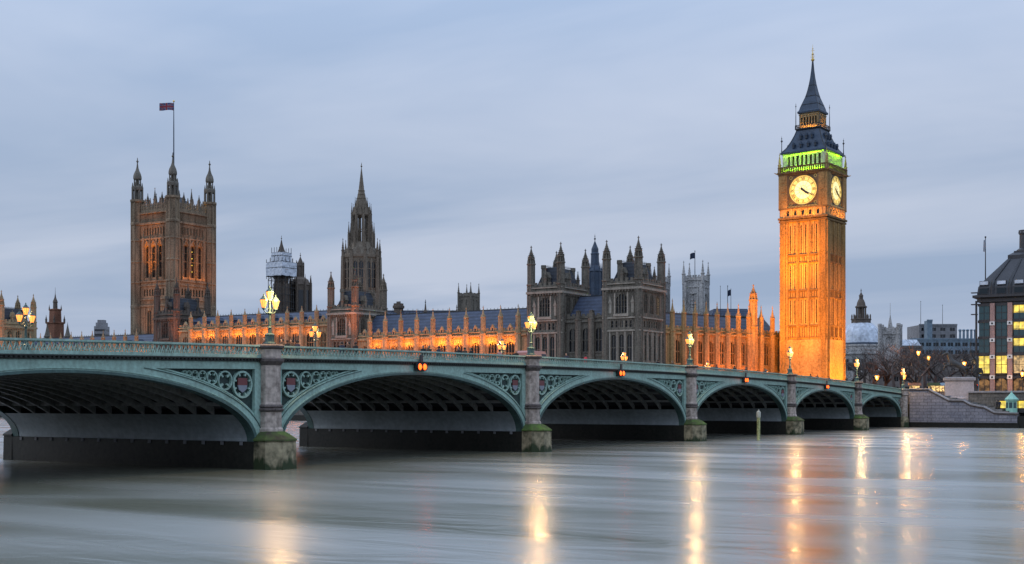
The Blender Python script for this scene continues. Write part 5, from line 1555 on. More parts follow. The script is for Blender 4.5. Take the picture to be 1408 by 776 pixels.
def block(name, label, u0, u1, d, v_top, m, depth=20, z0=4.5, rows=0, wm_=None, cat='building', parapet=.5, lit=0.0, litm=None, step=3.4, winw=1.5, winh=1.7, mans=None, rz_off=0):
    """office block: wall, real window recesses, parapet and plant on the roof"""
    x0, y0 = at(u0, d); x1, y1 = at(u1, d)
    L = math.hypot(x1 - x0, y1 - y0); zt = zv(v_top, d)
    t = thing(name, label, cat, (x0, y0, 0), math.atan2(y1 - y0, x1 - x0) + rz_off)
    c = MB(); c.box(.1, L - .1, .5, depth, z0, zt); c.build('core', m, t)
    n = max(1, int(L / step)); ops = [(L * (i + .5) / n, winw) for i in range(n)]
    R_ = []
    for k in range(rows):
        zt_ = zt - 1.4 - k * 3.5
        if zt_ - winh < z0 + .5: break
        R_.insert(0, (zt_ - winh, zt_, ops, 0))
    w_ = MB(); wall_face(w_, L, z0, zt, R_, .45); w_.build('wall', m, t)
    rr = random.Random(int(u0 * 7 + v_top))
    put_windows(t, Matrix.Identity(4), R_, m, GLASS, 2, 0, pick=lambda a, z: (litm or WARMDIM) if rr.random() < lit else (wm_ or GLASS))
    p = MB(); p.box(-.15, L + .15, -.2, .3, zt - .01, zt + parapet); p.box(-.1, L + .1, -.28, .1, zt - .5, zt - .2); p.build('parapet', m, t)
    if mans:
        r = MB(); r.loft([[(0, .3, zt + .1), (L, .3, zt + .1), (L, depth, zt + .1), (0, depth, zt + .1)], [(1.5, 2.4, zt + mans), (L - 1.5, 2.4, zt + mans), (L - 1.5, depth - 2, zt + mans), (1.5, depth - 2, zt + mans)]])
        r.build('roof', LEAD if mans < 3.2 else SLATE, t)
    return t
block('government_block', 'dark roofed block with small plant rooms behind the orange wing', 978, 1034, 505, 436, SOOT, rows=1, mans=3.5)
# ---- domed hall
x, y = at(1184, 600)
t = thing('domed_hall', 'pale domed hall with a dark lantern right of the clock tower', 'domed hall', (x, y, 0), .2)
b = MB(); b.rect([(11.5, 11.5, 4.5), (11.5, 11.5, 27.6), (12.1, 12.1, 27.8), (12.1, 12.1, 28.6), (11.4, 11.4, 28.8), (11.4, 11.4, 30)]); b.build('wall', WHITEST, t)
for M, W in faces(11.55, 11.55)[:2]:
    for k in range(6):
        for z, h_ in ((22, 3.6), (15.5, 4.4)):
            b = MB(); b.M = M @ Matrix.Translation((2.2 + k * 3.74, -.36, z)); 
            inst('window', window_mesh(1.6, h_, 2, 1, WHITEST, GLASS), t, b.M)
    b = MB(); b.M = M
    for k in range(7): b.box(k * 3.74 + .0, k * 3.74 + .66, -.5, 0, 12, 27.4)
    b.build('pilaster', WHITEST, t)
b = MB(); b.prism(0, 0, 24, [(9.8, 29), (9.8, 31.6), (10.2, 31.8), (10.2, 32.6), (9.6, 32.8)]); b.build('drum', WHITEST, t)
b = MB()
prof = [(9.5 * math.cos(a_) ** .8 + .0, 32.7 + 11.4 * math.sin(a_)) for a_ in [i * .105 for i in range(13)]]
b.prism(0, 0, 32, prof + [(2.6, 44.2)]); dome = b.build('dome', LEAD, t)
b = MB(); b.prism(0, 0, 32, [(9.7, 32.6), (9.9, 33.0), (9.75, 33.6)]); b.build('dome_gutter', IRONB, dome)
b = MB()
for i in range(16):
    a = i * PI / 8
    b.tube([(r * math.cos(a) * 1.01, r * math.sin(a) * 1.01, z) for r, z in prof], .13, 4)
b.build('dome_rib', LEAD, dome)
for i in range(8):
    a = i * PI / 4 + .15
    b = MB(); b.M = Matrix.Rotation(a, 4, 'Z') @ Matrix.Translation((8.35, 0, 37.2)) @ Matrix.Rotation(PI / 2 - .55, 4, 'Y')
    b.prism(0, 0, 12, [(1.25, -.6), (1.25, .25), (1.0, .3), (1.0, .32)], sx=.75); b.build('oculus', BRONZE, dome)
b = MB(); b.prism(0, 0, 8, [(4.4, 43.0), (4.4, 44.6), (4.7, 44.8), (4.7, 45.2), (3.2, 45.4)]); b.build('gallery', DARKST, t)
for i in range(8):
    a = i * PI / 4; b = MB(); b.prism(4.3 * math.cos(a), 4.3 * math.sin(a), 6, [(.34, 45), (.3, 46.4), (.4, 46.5), (.1, 47.6)]); b.build('urn', DARKST, t)
b = MB(); b.prism(0, 0, 8, [(1.5, 45), (1.5, 51)]);
for i in range(8):
    a = PI / 8 + i * PI / 4; b.prism(2.2 * math.cos(a), 2.2 * math.sin(a), 6, [(.34, 45), (.3, 50.6)])
b.prism(0, 0, 8, [(2.5, 50.6), (2.7, 50.8), (2.7, 51.3), (2.1, 51.6), (1.8, 53.2), (1.2, 54.6), (.9, 55), (.9, 56.2), (1.1, 56.4), (.5, 57.4), (.12, 58.2)]); finial(b, 0, 0, 58, 2.2, .4); b.build('lantern', DARKST, t)
b = MB(); b.sphere((0, 0, 47.6), .7, 8, sz=1.8); b.M = Matrix.Translation((0, -1.7, 0)); b.build('lantern_glow', WARMDIM, t)
# ---- small pale church tower
x, y = at(1224, 470)
t = thing('parish_church_tower', 'pale gothic parish church tower with slender flagstaff right of the dome', 'church tower', (x, y, 0), .15)
c = MB(); c.rect([(3.2, 3.2, 4.5), (3.2, 3.2, 32)]); c.build('core', WHITEST, t)
wl, bt = MB(), MB()
for fi, (M, W) in enumerate(faces(3.5, 3.5)):
    wl.M = bt.M = M; m = W / 2
    rows = [(11, 18, [(m, 2.4)], 1), (22.0, 29.6, [(m, 2.6)], 1)]
    wall_face(wl, W, 4.5, 32.2, rows, .6)
    if fi < 2: put_windows(t, M, rows, BLACK, GLASS, 1, 0)
    for z in (20.4, 30.6): bt.box(-.2, W + .2, -.25, .05, z, z + .45)
    for a in (.5, W - .5): bt.box(a - .5, a + .5, -.35, .02, 4.5, 31)
    for i in range(6): bt.box(.8 + i * 1.08 - .08, .8 + i * 1.08 + .08, -.14, .02, 29.2, 32)
    battlement(bt, W, 32.2, 1.2, t=.35)
wl.build('wall', WHITEST, t); bt.build('buttress', WHITEST, t)
for sx, sy in ((-1, -1), (1, -1), (1, 1), (-1, 1)):
    b = MB(); b.prism(sx * 3.4, sy * 3.4, 8, [(.7, 4.5), (.65, 33.6), (.8, 33.8), (.7, 34.6)]); b.build('corner_turret', WHITEST, t)
b = MB(); b.prism(0, 0, 8, [(.9, 32), (.8, 34), (.35, 36.5), (.12, 38)]); b.prism(0, 0, 6, [(.1, 38), (.06, 42.6)]); b.build('flagstaff', WHITEST, t)
b = MB(); b.box(-20, -3.6, -3, 6, 4.5, 17); b.build('nave', WHITEST, t)
# ---- office blocks in the gap
block('office_block', 'pale stepped rooftop office building with a blue plant tower in the gap', 1264, 1316, 640, 447, CONC, rows=3, step=4.2, winw=2.6)
block('plant_tower', 'blue grey plant tower on the stepped office rooftop', 1275, 1282, 632, 441, BLUEOFF, depth=5, z0=30, rows=0, cat='plant tower')
block('office_block', 'blue grey glass fronted office block with a terrace roof in the gap', 1252, 1352, 560, 467, BLUEOFF, rows=3, lit=.16, step=3.0, winw=2.4, wm_=GLASSB, litm=WARMDIM)
block('office_block', 'brown stone office block with pale mansard roof behind the bare trees', 1236, 1268, 500, 477, BRNOFF, rows=4, lit=.08, mans=3.0)
block('office_block', 'broad brown office block behind the trees with a few lit windows', 1262, 1345, 470, 489, BRNOFF, rows=4, lit=.14, litm=WARMDIM, step=3.6)
block('office_block', 'low dim office wing right behind the clock tower foot', 1150, 1212, 500, 500, BRNOFF, rows=3, lit=.08)
block('office_block', 'long brown office block at the far end of the bridge road', 1195, 1345, 420, 512, BRNOFF, rows=2, lit=.1)
x, y = at(1281, 640)
for u_, v_, lab in ((1266, 415, 'thin radio mast on the stepped office rooftop'), (1296, 420, 'second thin radio mast on the office roofs, further right')):
    pole_flag(lab, None, u_, 640, 447, v_, r=.12, name='radio_mast')
rr = random.Random(5)
for k in range(5):
    u_ = 1320 + k * 5.2; x, y = at(u_, 562)
    t = thing('roof_vent', 'slim roof vent on the blue grey office block', 'vent', (x, y, zv(467, 560)), group='vents on the blue office roof')
    b = MB(); b.prism(0, 0, 6, [(.5, -1), (.45, 2.2 + rr.random() * 2), (.7, 2.4 + 2), (.3, 4.8)]); b.build('vent_pipe', BLUEOFF, t)
# ---- office palace with black chimneys at the right edge
X0, Y0 = 6.9, 285.0
ph = thing('black_roofed_office', 'riverside office building with a black tapering roof, tall chimneys and yellow lit windows', 'office building', (X0, Y0, 0))
PW, PD = 58.0, 45.0
bayw = 3.65
c = MB(); c.box(.6, PW - .6, .9, PD, 4.5, 28.6); c.build('core', BRONZE, ph)
nb_ = 15
floors = [(4.7, 10.2), (11.4, 15.2), (16.0, 19.0), (19.6, 22.6), (23.3, 26.3)]
def ph_win(x, z0, z1, glass, M, arch=False, w=2.2, half=False):
    b = MB(); b.M = M
    zm_ = z0 + (z1 - z0) * .45 if half else z0
    b.box(x - w / 2, x + w / 2, .5, .55, zm_, z1, 0)
    if half: b.box(x - w / 2, x + w / 2, .5, .55, z0, zm_, 2)
    b.box(x - .05, x + .05, .36, .5, z0, z1, 1)
    b.box(x - w / 2, x + w / 2, .38, .5, (z0 + z1) / 2 - .05, (z0 + z1) / 2 + .05, 1)
    b.box(x - w / 2, x + w / 2, .3, .5, z0 - .25, z0, 1)
    if arch:
        pts = arch_pts(w, z1, .55, 5)
        for sg in (1, -1): b.poly([(x + sg * px, pz) for px, pz in pts] + [(x + sg * w / 2, z1)], .34, .5, 1)
    b.build('window', [glass, BRONZE, COOLWIN], ph)
pier_m, spd = MB(), MB()
for fi, (M, W) in enumerate(((frame(0, 0, 0), PW), (frame(PW - .004, 0, PI / 2), PD), (frame(0.004, PD, -PI / 2), PD))):
    n_ = int(W / bayw)
    off = 1.25 if fi == 0 else .9
    rr = random.Random(fi + 3)
    for k in range(n_):
        xc = off + .2 + k * bayw if fi == 0 else off + .9 + k * bayw
        spd.M = M
        for (a, b_2) in floors: spd.box(xc - 1.3, xc + 1.3, .25, .9, b_2, b_2 + .6)
        for j, (za, zb) in enumerate(floors):
            g = GLASSB
            if fi == 0:
                if j == 1: g = WARMWIN if k in (0, 1) else (WARMDIM if k == 2 else GLASSB)
                elif j == 0: g = ARCADE
                elif j in (2, 3, 4) and k == 2: g = WARMWIN
                elif j == 2 and k == 2: g = GLASSB
                elif k < 2: g = COOLWIN
                elif rr.random() < .3: g = WARMWIN
            elif fi == 2: g = COOLWIN
            if fi == 1 and j > 2: continue
            ph_win(xc, za, zb, g, M, j == 0, half=(g is WARMWIN and j > 1))
        xp = xc + bayw / 2
        if k < n_ - 1:
            p = MB(); p.M = M
            p.box(xp - .48, xp + .48, -.15, .8, 4.5, 26.9)
            p.build('column', PINKST, ph)
            kb = MB(); kb.M = M
            for z in (10.5, 15.0, 18.7, 22.4):
                kb.box(xp - .52, xp + .52, -.32, .0, z - .42, z + .42); 
                kb.box(xp - .2, xp + .2, -.34, -.31, z - .2, z + .2, 1)
            kb.build('column_knob', [WHITEP, BLACK], ph)
    spd.M = M; spd.box(0, W, .12, .9, 27.2, 27.9)
    spd.box(-.3, W + .3, -.9, .5, 28.2, 28.75); spd.box(-.25, .05, -.5, .3, 4.5, 27.5)
spd.build('spandrel', BRONZE, ph)
for z in (24.4, 26.6, 29.2):                                          # projecting corner brackets at the eaves
    b = MB(); b.box(-1.1, .2, -.9, .2, z, z + .2); b.build('eaves_fin', BRONZE, ph)
rf = MB()
rp = [(0, 28.75), (.35, 31.2), (1.6, 33.2), (5.0, 38.0)]
rf.loft([[(i, i, z), (PW - i, i, z), (PW - i, PD - i, z), (i, PD - i, z)] for i, z in [(0, 28.7), (.25, 30.6), (1.2, 32.0), (5.4, 37.0)]])
roof_o = rf.build('roof', BRONZE, ph)
for k in range(nb_):                                                   # roof ducts tapering from each column, and dormers between
    xp = 1.45 + bayw * .5 + k * bayw
    if xp > PW - 3: break
    d_ = MB()
    d_.tube([(xp, -.05, 28.7), (xp, .2, 30.7), (xp, 1.15, 32.1), (xp + (11 - xp) * .35 if k < 5 else xp, 5.3, 37.0)], [.42, .42, .36, .2], 4); d_.build('roof_duct', BRONZE, roof_o)
    for z0_, z1_, yb in ((28.9, 30.3, -.12), (30.9, 31.9, .2)):
        g_ = MB(); g_.box(xp - bayw / 2 - .95, xp - bayw / 2 + .95, yb, yb + .8, z0_, z1_, 0); g_.box(xp - bayw / 2 - .9, xp - bayw / 2 + .9, yb - .02, yb, z0_ + .15, z1_ - .1, 1); g_.build('roof_window', [BRONZE, GLASSB if z0_ < 30 else LEAD], roof_o)
rg = MB(); rg.loft([[(i, i, z), (PW - i, i, z), (PW - i, PD - i, z), (i, PD - i, z)] for i, z in [(5.5, 36.9), (5.5, 37.9), (6.6, 38.6), (6.6, 38.9)]]); rg.build('roof_crown', BRONZE, ph)
for xch, ych in ((8.5, 8.5), (12.6, 14.0), (20, 9), (30, 14), (40, 9), (49, 14), (9, 36), (30, 36), (49, 36)):
    b = MB(); b.prism(xch, ych, 14, [(1.75, 38.2), (1.6, 39.2), (1.05, 39.6), (1.0, 42.6), (1.15, 42.75), (1.2, 43.6), (1.05, 43.65)]); ch = b.build('chimney', BRONZE, ph)
    b = MB()
    for i in range(12):
        a = i * 2 * PI / 12; b.box(xch + 1.2 * math.cos(a) - .08, xch + 1.2 * math.cos(a) + .08, ych + 1.2 * math.sin(a) - .08, ych + 1.2 * math.sin(a) + .08, 42.95, 43.35)
    b.build('chimney_vent', CONC, ch)
pole_flag('flagpole with a drooping flag on the black roofed office', 'limp pale flag hanging on the black roofed office', 1355, 287, 400, 327, 337, principled('limp grey flag', (.22, .25, .3), .9), .55, 2.2, .13)

# ---- stone stair wall, embankment and pier kiosk right of the bridge
sw = thing('stair_wall', 'coursed grey stone river stair wall stepping down from the bridge end', 'wall', (0, 0, 0))
YW = 250.0
prof = [(1.0, 7.8), (4.6, 7.75), (7.6, 6.1), (8.6, 5.55), (11.3, 5.5), (12.6, 4.7), (14.2, 4.35), (15.2, 4.2), (17.0, 3.2), (17.6, 3.1), (21.3, 3.0)]
b = MB(); b.poly([(1.0, 1.0)] + [(a, z - .5) for a, z in prof] + [(21.3, 1.0)], YW, YW + 1.2); b.build('wall', QUOIN, sw)
b = MB(); b.poly([(a, z) for a, z in prof] + [(a, z - .22) for a, z in reversed(prof)], YW - .25, YW + 1.4); b.build('coping', COPING, sw)
b = MB(); b.poly([(a, z - .222) for a, z in prof] + [(a, z - .5) for a, z in reversed(prof)], YW - .10, YW + 1.3); b.build('coping_moulding', GRANITED, sw)
b = MB(); b.box(.9, 21.5, YW - .22, YW + 1.3, .75, 1.0); b.box(.9, 21.6, YW - .12, YW + 1.3, -3, .75); b.build('tide_band', WET, sw)
for k in range(12):                                                    # steps behind the wall
    b = MB(); b.box(4.8 + k * 1.35, 4.8 + (k + 1) * 1.35, YW + 1.4, YW + 7.1, -3.0, 6.6 - k * .33); b.build('step', PAVE, sw)
ew = thing('embankment_wall', 'dark stone embankment wall behind the river stairs at right', 'wall', (0, 0, 0))
b = MB(); b.box(11.0, 400, 256.5, 258, -3, 6.9); b.build('wall', TERR, ew)
b = MB(); b.box(11.0, 400, 256.2, 258.2, 6.9, 7.25); b.build('parapet', COPING, ew)
b = MB(); b.box(21.4, 400, 250.2, 256.4, -3, 2.3); b.build('landing', WET, ew)
b = MB(); b.box(-26.5, 1.1, 251.4, 256.2, 4.61, 5.0); b.box(.4, 400, 258.1, 430, 4.0, 6.3); structure('embankment_pavement', b, PAVE)
rw = thing('approach_parapet', 'stone parapet of the road beyond the bridge end', 'wall', (0, 0, 0))
b = MB(); b.box(-.4, .2, 251.5, 300, 4.6, 7.4); b.build('wall', GRANITE, rw)
b = MB(); b.box(-.55, .35, 251.5, 300, 7.4, 7.65); b.build('coping', COPING, rw)
b = MB(); b.box(1.2, 4.8, YW + 1.4, YW + 7.1, -3, 6.9); b.build('landing', PAVE, sw)
# statue on its plinth
PXc, PYc = at(1319, 253)
pt_ = thing('statue_plinth', 'big pale stone plinth carrying a dark chariot statue by the stairs', 'plinth', (PXc, PYc, 0), .25)
b = MB(); b.rect([(3.1, 2.4, 4.5), (3.1, 2.4, 5.9), (2.75, 2.1, 6.1), (2.7, 2.05, 9.2)]); b.build('shaft', mottled('pale pink plinth granite', (.50, .44, .43), .25, .5), pt_)
b = MB(); b.rect([(2.75, 2.1, 9.18), (3.05, 2.35, 9.5), (3.05, 2.35, 9.95), (2.6, 1.95, 10.1)]); b.build('cap', COPING, pt_)
def skinned(name, pts, edges, radii, mat, parent, sub=1, M=None):
    me = bpy.data.meshes.new(name); me.from_pydata([tuple(p) for p in pts], edges, []); 
    o = bpy.data.objects.new(name, me); COL.objects.link(o)
    sk = o.modifiers.new('skin', 'SKIN'); sk.use_smooth_shade = True
    for i, v in enumerate(me.skin_vertices[0].data):
        r = radii[i]; v.radius = r if isinstance(r, (tuple, list)) else (r, r)
        v.use_root = (i == 0)
    ss = o.modifiers.new('sub', 'SUBSURF'); ss.levels = sub; ss.render_levels = sub
    dg = bpy.context.evaluated_depsgraph_get(); dg.update()
    nm = bpy.data.meshes.new_from_object(o.evaluated_get(dg)); nm.name = name
    o.modifiers.clear(); o.data = nm
    nm.materials.clear(); nm.materials.append(mat)
    if parent: o.parent = parent
    if M is not None: o.matrix_local = M
    return o
stt = thing('chariot_statue', 'dark bronze statue of a charioteer with two rearing horses on the plinth', 'statue', (PXc, PYc, 10.05), .25 + PI); stt.scale = (1.5, 1.5, 1.55)
for sy in (-.62, .62):
    P = [(.9, sy, 1.9), (0, sy, 1.55), (-.7, sy, 1.4), (1.25, sy, 2.6), (1.5, sy, 3.25), (1.95, sy, 3.05), (2.2, sy, 2.85),   # chest, belly, rump, neck, poll, muzzle
         (1.45, sy - .25, 1.75), (1.95, sy - .25, 1.95), (1.85, sy - .25, 1.35), (1.4, sy + .25, 1.6), (1.9, sy + .25, 1.55), (2.0, sy + .25, .95),
         (-.75, sy - .25, .95), (-1.0, sy - .25, .5), (-.8, sy - .25, .04), (-.55, sy + .25, .95), (-.85, sy + .25, .5), (-.6, sy + .25, .04), (-1.1, sy, 1.2), (-1.35, sy, .7)]
    E_ = [(0, 1), (1, 2), (0, 3), (3, 4), (4, 5), (5, 6), (0, 7), (7, 8), (8, 9), (0, 10), (10, 11), (11, 12), (2, 13), (13, 14), (14, 15), (2, 16), (16, 17), (17, 18), (2, 19), (19, 20)]
    Rr = [.42, .40, .42, .28, .2, .15, .1, .15, .11, .08, .15, .11, .08, .2, .1, .08, .2, .1, .08, .1, .06]
    skinned('horse', P, E_, Rr, BRZST, stt)
P = [(-2.3, 0, 1.35), (-2.25, 0, 1.9), (-2.2, 0, 2.35), (-2.2, 0, 2.62), (-2.2, 0, 2.8), (-1.9, .25, 2.5), (-1.6, .55, 2.95), (-1.4, .7, 3.5), (-1.9, -.25, 2.45), (-1.5, -.4, 2.2), (-1.2, -.4, 2.3), (-2.35, .12, .7), (-2.3, -.12, .7)]
skinned('charioteer', P, [(0, 1), (1, 2), (2, 3), (3, 4), (2, 5), (5, 6), (6, 7), (2, 8), (8, 9), (9, 10), (0, 11), (0, 12)], [.3, .26, .24, .1, .14, .12, .09, .06, .12, .09, .06, .18, .18], BRZST, stt)
b = MB(); b.tube([(-1.4, .7, 2.4), (-1.4, .7, 4.6)], .04, 5); b.build('spear', BRZST, stt)
b = MB(); b.box(-2.95, -1.7, -.62, .62, .55, .68); b.loft([[(-1.75, -.62, .68), (-1.68, -.62, .68), (-1.68, .62, .68), (-1.75, .62, .68)], [(-1.75, -.55, 1.55), (-1.68, -.55, 1.55), (-1.68, .55, 1.55), (-1.75, .55, 1.55)]])
for sg in (-.6, .6): b.box(-2.9, -1.75, sg - .04, sg + .04, .68, 1.2)
b.box(-1.7, 1.2, -.05, .05, .7, .8); b.build('chariot', BRZST, stt)
for sg in (-.78, .78):
    w_ = MB(); w_.M = Matrix.Translation((-2.4, sg, .62)) @ Matrix.Rotation(PI / 2, 4, 'X')
    for i in range(16):
        t0, t1 = 2 * PI * i / 16, 2 * PI * (i + 1) / 16
        w_.tube([(.58 * math.cos(t0), .58 * math.sin(t0), 0), (.58 * math.cos(t1), .58 * math.sin(t1), 0)], .05, 4)
    for i in range(8): w_.tube([(0, 0, 0), (.56 * math.cos(PI * i / 4), .56 * math.sin(PI * i / 4), 0)], .03, 4)
    w_.build('wheel', BRZST, stt)
# pier kiosk
ky = 248.4; kx = on_y(1391, ky + 4)
kz = 2.95
kt = thing('pier_kiosk', 'pale green octagonal ticket kiosk with pointed roof beside glowing windows', 'kiosk', (kx, ky + 4, kz))
b = MB(); b.prism(0, 0, 8, [(1.0, 0), (1.0, 2.3), (1.2, 2.35), (1.2, 2.6)]); b.build('wall', KIOSKG, kt)
b = MB(); b.prism(0, 0, 8, [(1.25, 2.6), (.7, 3.2), (.12, 3.9), (.02, 4.4)]); b.build('roof', KIOSKG, kt)
for i in range(8):
    b = MB(); b.M = Matrix.Rotation(i * PI / 4, 4, 'Z'); b.box(-.3, .3, -1.02, -.99, .9, 2.0); b.build('window', COOLWIN, kt)
ks = thing('pier_shelter', 'low lit shelter with glowing yellow windows behind the green kiosk', 'shelter', (kx + .6, ky + 5.0, kz))
b = MB(); b.box(-3.2, 6, 0, 3, 0, .9); b.box(-3.4, 6.2, -.3, 3.2, 2.3, 2.5); b.build('frame', BRONZE, ks)
for k in range(5):
    b = MB(); b.box(-3.1 + k * 1.8, -1.5 + k * 1.8, .05, .1, .9, 2.28); b.build('window', WARMWIN, ks)
# ---- street lamps beyond
def street_lamp(label, u, v, d, h=7.0, z0=None):
    x, y = at(u, d); zt = zv(v, d)
    t = thing('street_lamp', label, 'street lamp', (x, y, 4.6), group='glowing street lamps beyond the bridge')
    b = MB(); b.prism(0, 0, 8, [(.2, 0), (.2, .9), (.09, 1.1), (.07, zt - 5.0)]); b.build('post', BLACK, t)
    f, g_ = MB(), MB(); lantern(f, g_, 0, 0, zt - 5.0, 1.9)
    fo = f.build('lantern', BLACK, t); g_.build('lantern_glass', LAMPF, fo)
    lamp_light(x, y - .6, zt + .2, 1100, (1, .46, .1), .3)
street_lamp('glowing street lamp in the bare trees, left of the two tallest behind the stair wall', 1263, 487, 300)
street_lamp('glowing street lamp in the bare trees, right of the two tallest behind the stair wall', 1277, 494, 310)
street_lamp('glowing street lamp behind the chariot statue', 1326, 502, 285)
street_lamp('low glowing street lamp right of the last bridge pier', 1206, 521, 275)
street_lamp('street lamp below the tallest glow where the bridge meets the bank', 1243, 520, 268)
street_lamp('orange street lamp at the right frame edge before the office columns', 1406, 516, 268)
def lit_goods():
    m = principled('lit goods', (.3, .22, .15), .6, emit=(1, .66, .25), es=1.0); interior(m, 2.6, .0, 1.7); return m
# lit stalls by the road
for k, (u, lab) in enumerate(((1258, 'small lit souvenir stall left of the others near the bridge end'), (1284, 'lit souvenir stall with bright goods left of the plinth'), (1292, 'second lit stall with bright goods, closest to the plinth'))):
    x, y = at(u, 266); t = thing('market_stall', lab, 'stall', (x, y, 6.3), .4, group='lit stalls by the road')
    b = MB()
    for sx in (-1, 1):
        for sy in (-.6, .6): b.box(sx - .04, sx + .04, sy - .04, sy + .04, 0, 2.3)
    b.build('frame', BLACK, t)
    b = MB(); b.box(-1.1, 1.1, -.5, .6, .8, .95); b.build('counter', REDBRICK, t)
    b = MB(); b.loft([[(-1.3, -.9, 2.25), (1.3, -.9, 2.25), (1.3, .8, 2.4), (-1.3, .8, 2.4)], [(-1.2, -.1, 2.85), (1.2, -.1, 2.85), (1.2, .2, 2.85), (-1.2, .2, 2.85)]]); b.build('awning', [REDBRICK, LEAFM, BLUEOFF][k], t)
    b = MB(); b.box(-1.0, 1.0, .3, .34, 1.0, 2.2); b.build('lit_back', lit_goods() if k == 0 else bpy.data.materials['lit goods'], t)
# ---- traffic signals
def signal(label, u, v, d, lens):
    x, y = at(u, d); zt = zv(v, d)
    zb = camber(y) - 1.2 if y < 248 else (6.3 if x > .4 else 6.0)
    t = thing('traffic_light', label, 'traffic light', (x, y, zb))
    b = MB(); b.prism(0, 0, 8, [(.07, 0), (.06, zt - zb + .3)]); b.build('post', BLACK, t)
    b = MB(); b.M = Matrix.Rotation(.3, 4, 'Z'); b.box(-.22, .22, -.16, .14, zt - zb - .75, zt - zb + .3); hd = b.build('head', BLACK, t)
    b = MB(); b.M = Matrix.Rotation(.3, 4, 'Z') @ Matrix.Translation((0, -.17, zt - zb + (.05 if lens is REDL else -.5))) @ Matrix.Rotation(PI / 2, 4, 'X')
    b.prism(0, 0, 12, [(.17, -.02), (.15, .03)]); b.build('lens', lens, hd)
signal('red traffic light near the foot of the clock tower', 1178, 517, 262, REDL)
signal('red traffic light left of the lit arcade of the office at right', 1343, 530, 278, REDL)
signal('red traffic light in front of the office arcade at the right edge', 1400, 530, 278, REDL)
signal('green traffic light in front of the lit office arcade', 1369, 528, 279, GREENL)
# ---- cars
def make_car(label, col):
    t = thing('car', label, 'car', group='cars crossing the bridge')
    b = MB()
    side = [(-2.1, .35), (-2.15, .75), (-1.95, .95), (-1.25, 1.02), (-.65, 1.42), (.75, 1.45), (1.45, 1.0), (2.05, .9), (2.15, .55), (2.1, .35)]
    b.loft([[(y * (.9 if z > 1.1 else 1), x, z) for x, z in side] for y in (-.85, .85)]); b.build('body', col, t, smooth=False)
    b = MB()
    for sg in (-1, 1):
        b.add([(sg * .80, -1.15, 1.04), (sg * .78, -.6, 1.37), (sg * .78, .7, 1.39), (sg * .80, 1.3, 1.04)], [(0, 1, 2, 3)])
    b.M = Matrix.Translation((0, 0, 0)); b.build('window', GLASS, t)
    for sx in (-1, 1):
        for sy in (-1.3, 1.3):
            w_ = MB(); w_.M = Matrix.Translation((sx * .78, sy, .34)) @ Matrix.Rotation(PI / 2, 4, 'Y'); w_.prism(0, 0, 14, [(.3, -.1), (.34, -.08), (.34, .08), (.3, .1)]); w_.build('wheel', BLACK, t)
        b = MB(); b.box(sx * .62 - .16, sx * .62 + .16, -2.2, -2.12, .62, .8); b.build('tail_light', REDL, t)
        b = MB(); b.box(sx * .6 - .18, sx * .6 + .18, 2.08, 2.16, .62, .78); b.build('headlight', WHITEP, t)
    return t
CARR = principled('maroon car paint', (.20, .05, .05), .3, spec=.6); CARG = principled('grey car paint', (.25, .26, .28), .3, spec=.6)
c0 = make_car('grey car driving away near the far end of the bridge', CARG); c0.location = (-8, 236, camber(236) - 1.33)
c1 = make_car('maroon car following toward the far end of the bridge', CARR); c1.location = (-8, 214, camber(214) - 1.33)
def pale_van():
    y = 116.5; t = thing('van', 'pinkish van whose roof shows above the parapet right of the second pier', 'van', (-7.2, y, camber(y) - 1.33))
    VP = principled('dusty pink van paint', (.42, .20, .18), .4)
    b = MB(); side = [(-2.4, .4), (-2.45, 2.15), (-2.2, 2.35), (1.0, 2.35), (1.6, 1.45), (2.4, 1.25), (2.45, .45)]
    b.loft([[(x_ * (.94 if z > 2.2 else 1), y_, z) for y_, z in side] for x_ in (-.95, .95)]); b.build('body', VP, t)
    b = MB()
    for sg in (-1, 1): b.add([(sg * .955, .1, 1.5), (sg * .955, .1, 2.05), (sg * .955, 1.0, 2.05), (sg * .955, 1.4, 1.5)], [(0, 1, 2, 3)])
    b.build('window', GLASS, t)
    for sx in (-1, 1):
        for sy in (-1.5, 1.5):
            w_ = MB(); w_.M = Matrix.Translation((sx * .85, sy, .36)) @ Matrix.Rotation(PI / 2, 4, 'Y'); w_.prism(0, 0, 14, [(.32, -.12), (.36, -.1), (.36, .1), (.32, .12)]); w_.build('wheel', BLACK, t)
pale_van()
# ---- people on the bridge pavement
def make_person(coat, legs, stride=.25, arm=.2, lean=0.0):
    P = [(0, 0, .95), (0, lean * .3, 1.2), (0, lean, 1.42), (0, lean * 1.1, 1.52),
         (.10, 0, .90), (.11, stride * .5, .5), (.11, stride * .55 - .05, .09), (.11, stride * .55 + .12, .04),
         (-.10, 0, .90), (-.11, -stride * .4, .5), (-.11, -stride * .9, .10), (-.11, -stride * .9 + .16, .04),
         (.19, lean, 1.40), (.24, -arm * .5, 1.13), (.23, arm * .3, .90), (.22, arm * .5, .80),
         (-.19, lean, 1.40), (-.24, arm * .5, 1.13), (-.23, arm * .9, .92), (-.22, arm * 1.1, .83)]
    E_ = [(0, 1), (1, 2), (2, 3), (0, 4), (4, 5), (5, 6), (6, 7), (0, 8), (8, 9), (9, 10), (10, 11), (2, 12), (12, 13), (13, 14), (14, 15), (2, 16), (16, 17), (17, 18), (18, 19)]
    Rr = [(.17, .13), (.17, .13), (.16, .12), .07, .10, .075, .055, .045, .10, .075, .055, .045, .075, .06, .05, .04, .075, .06, .05, .04]
    return P, E_, Rr
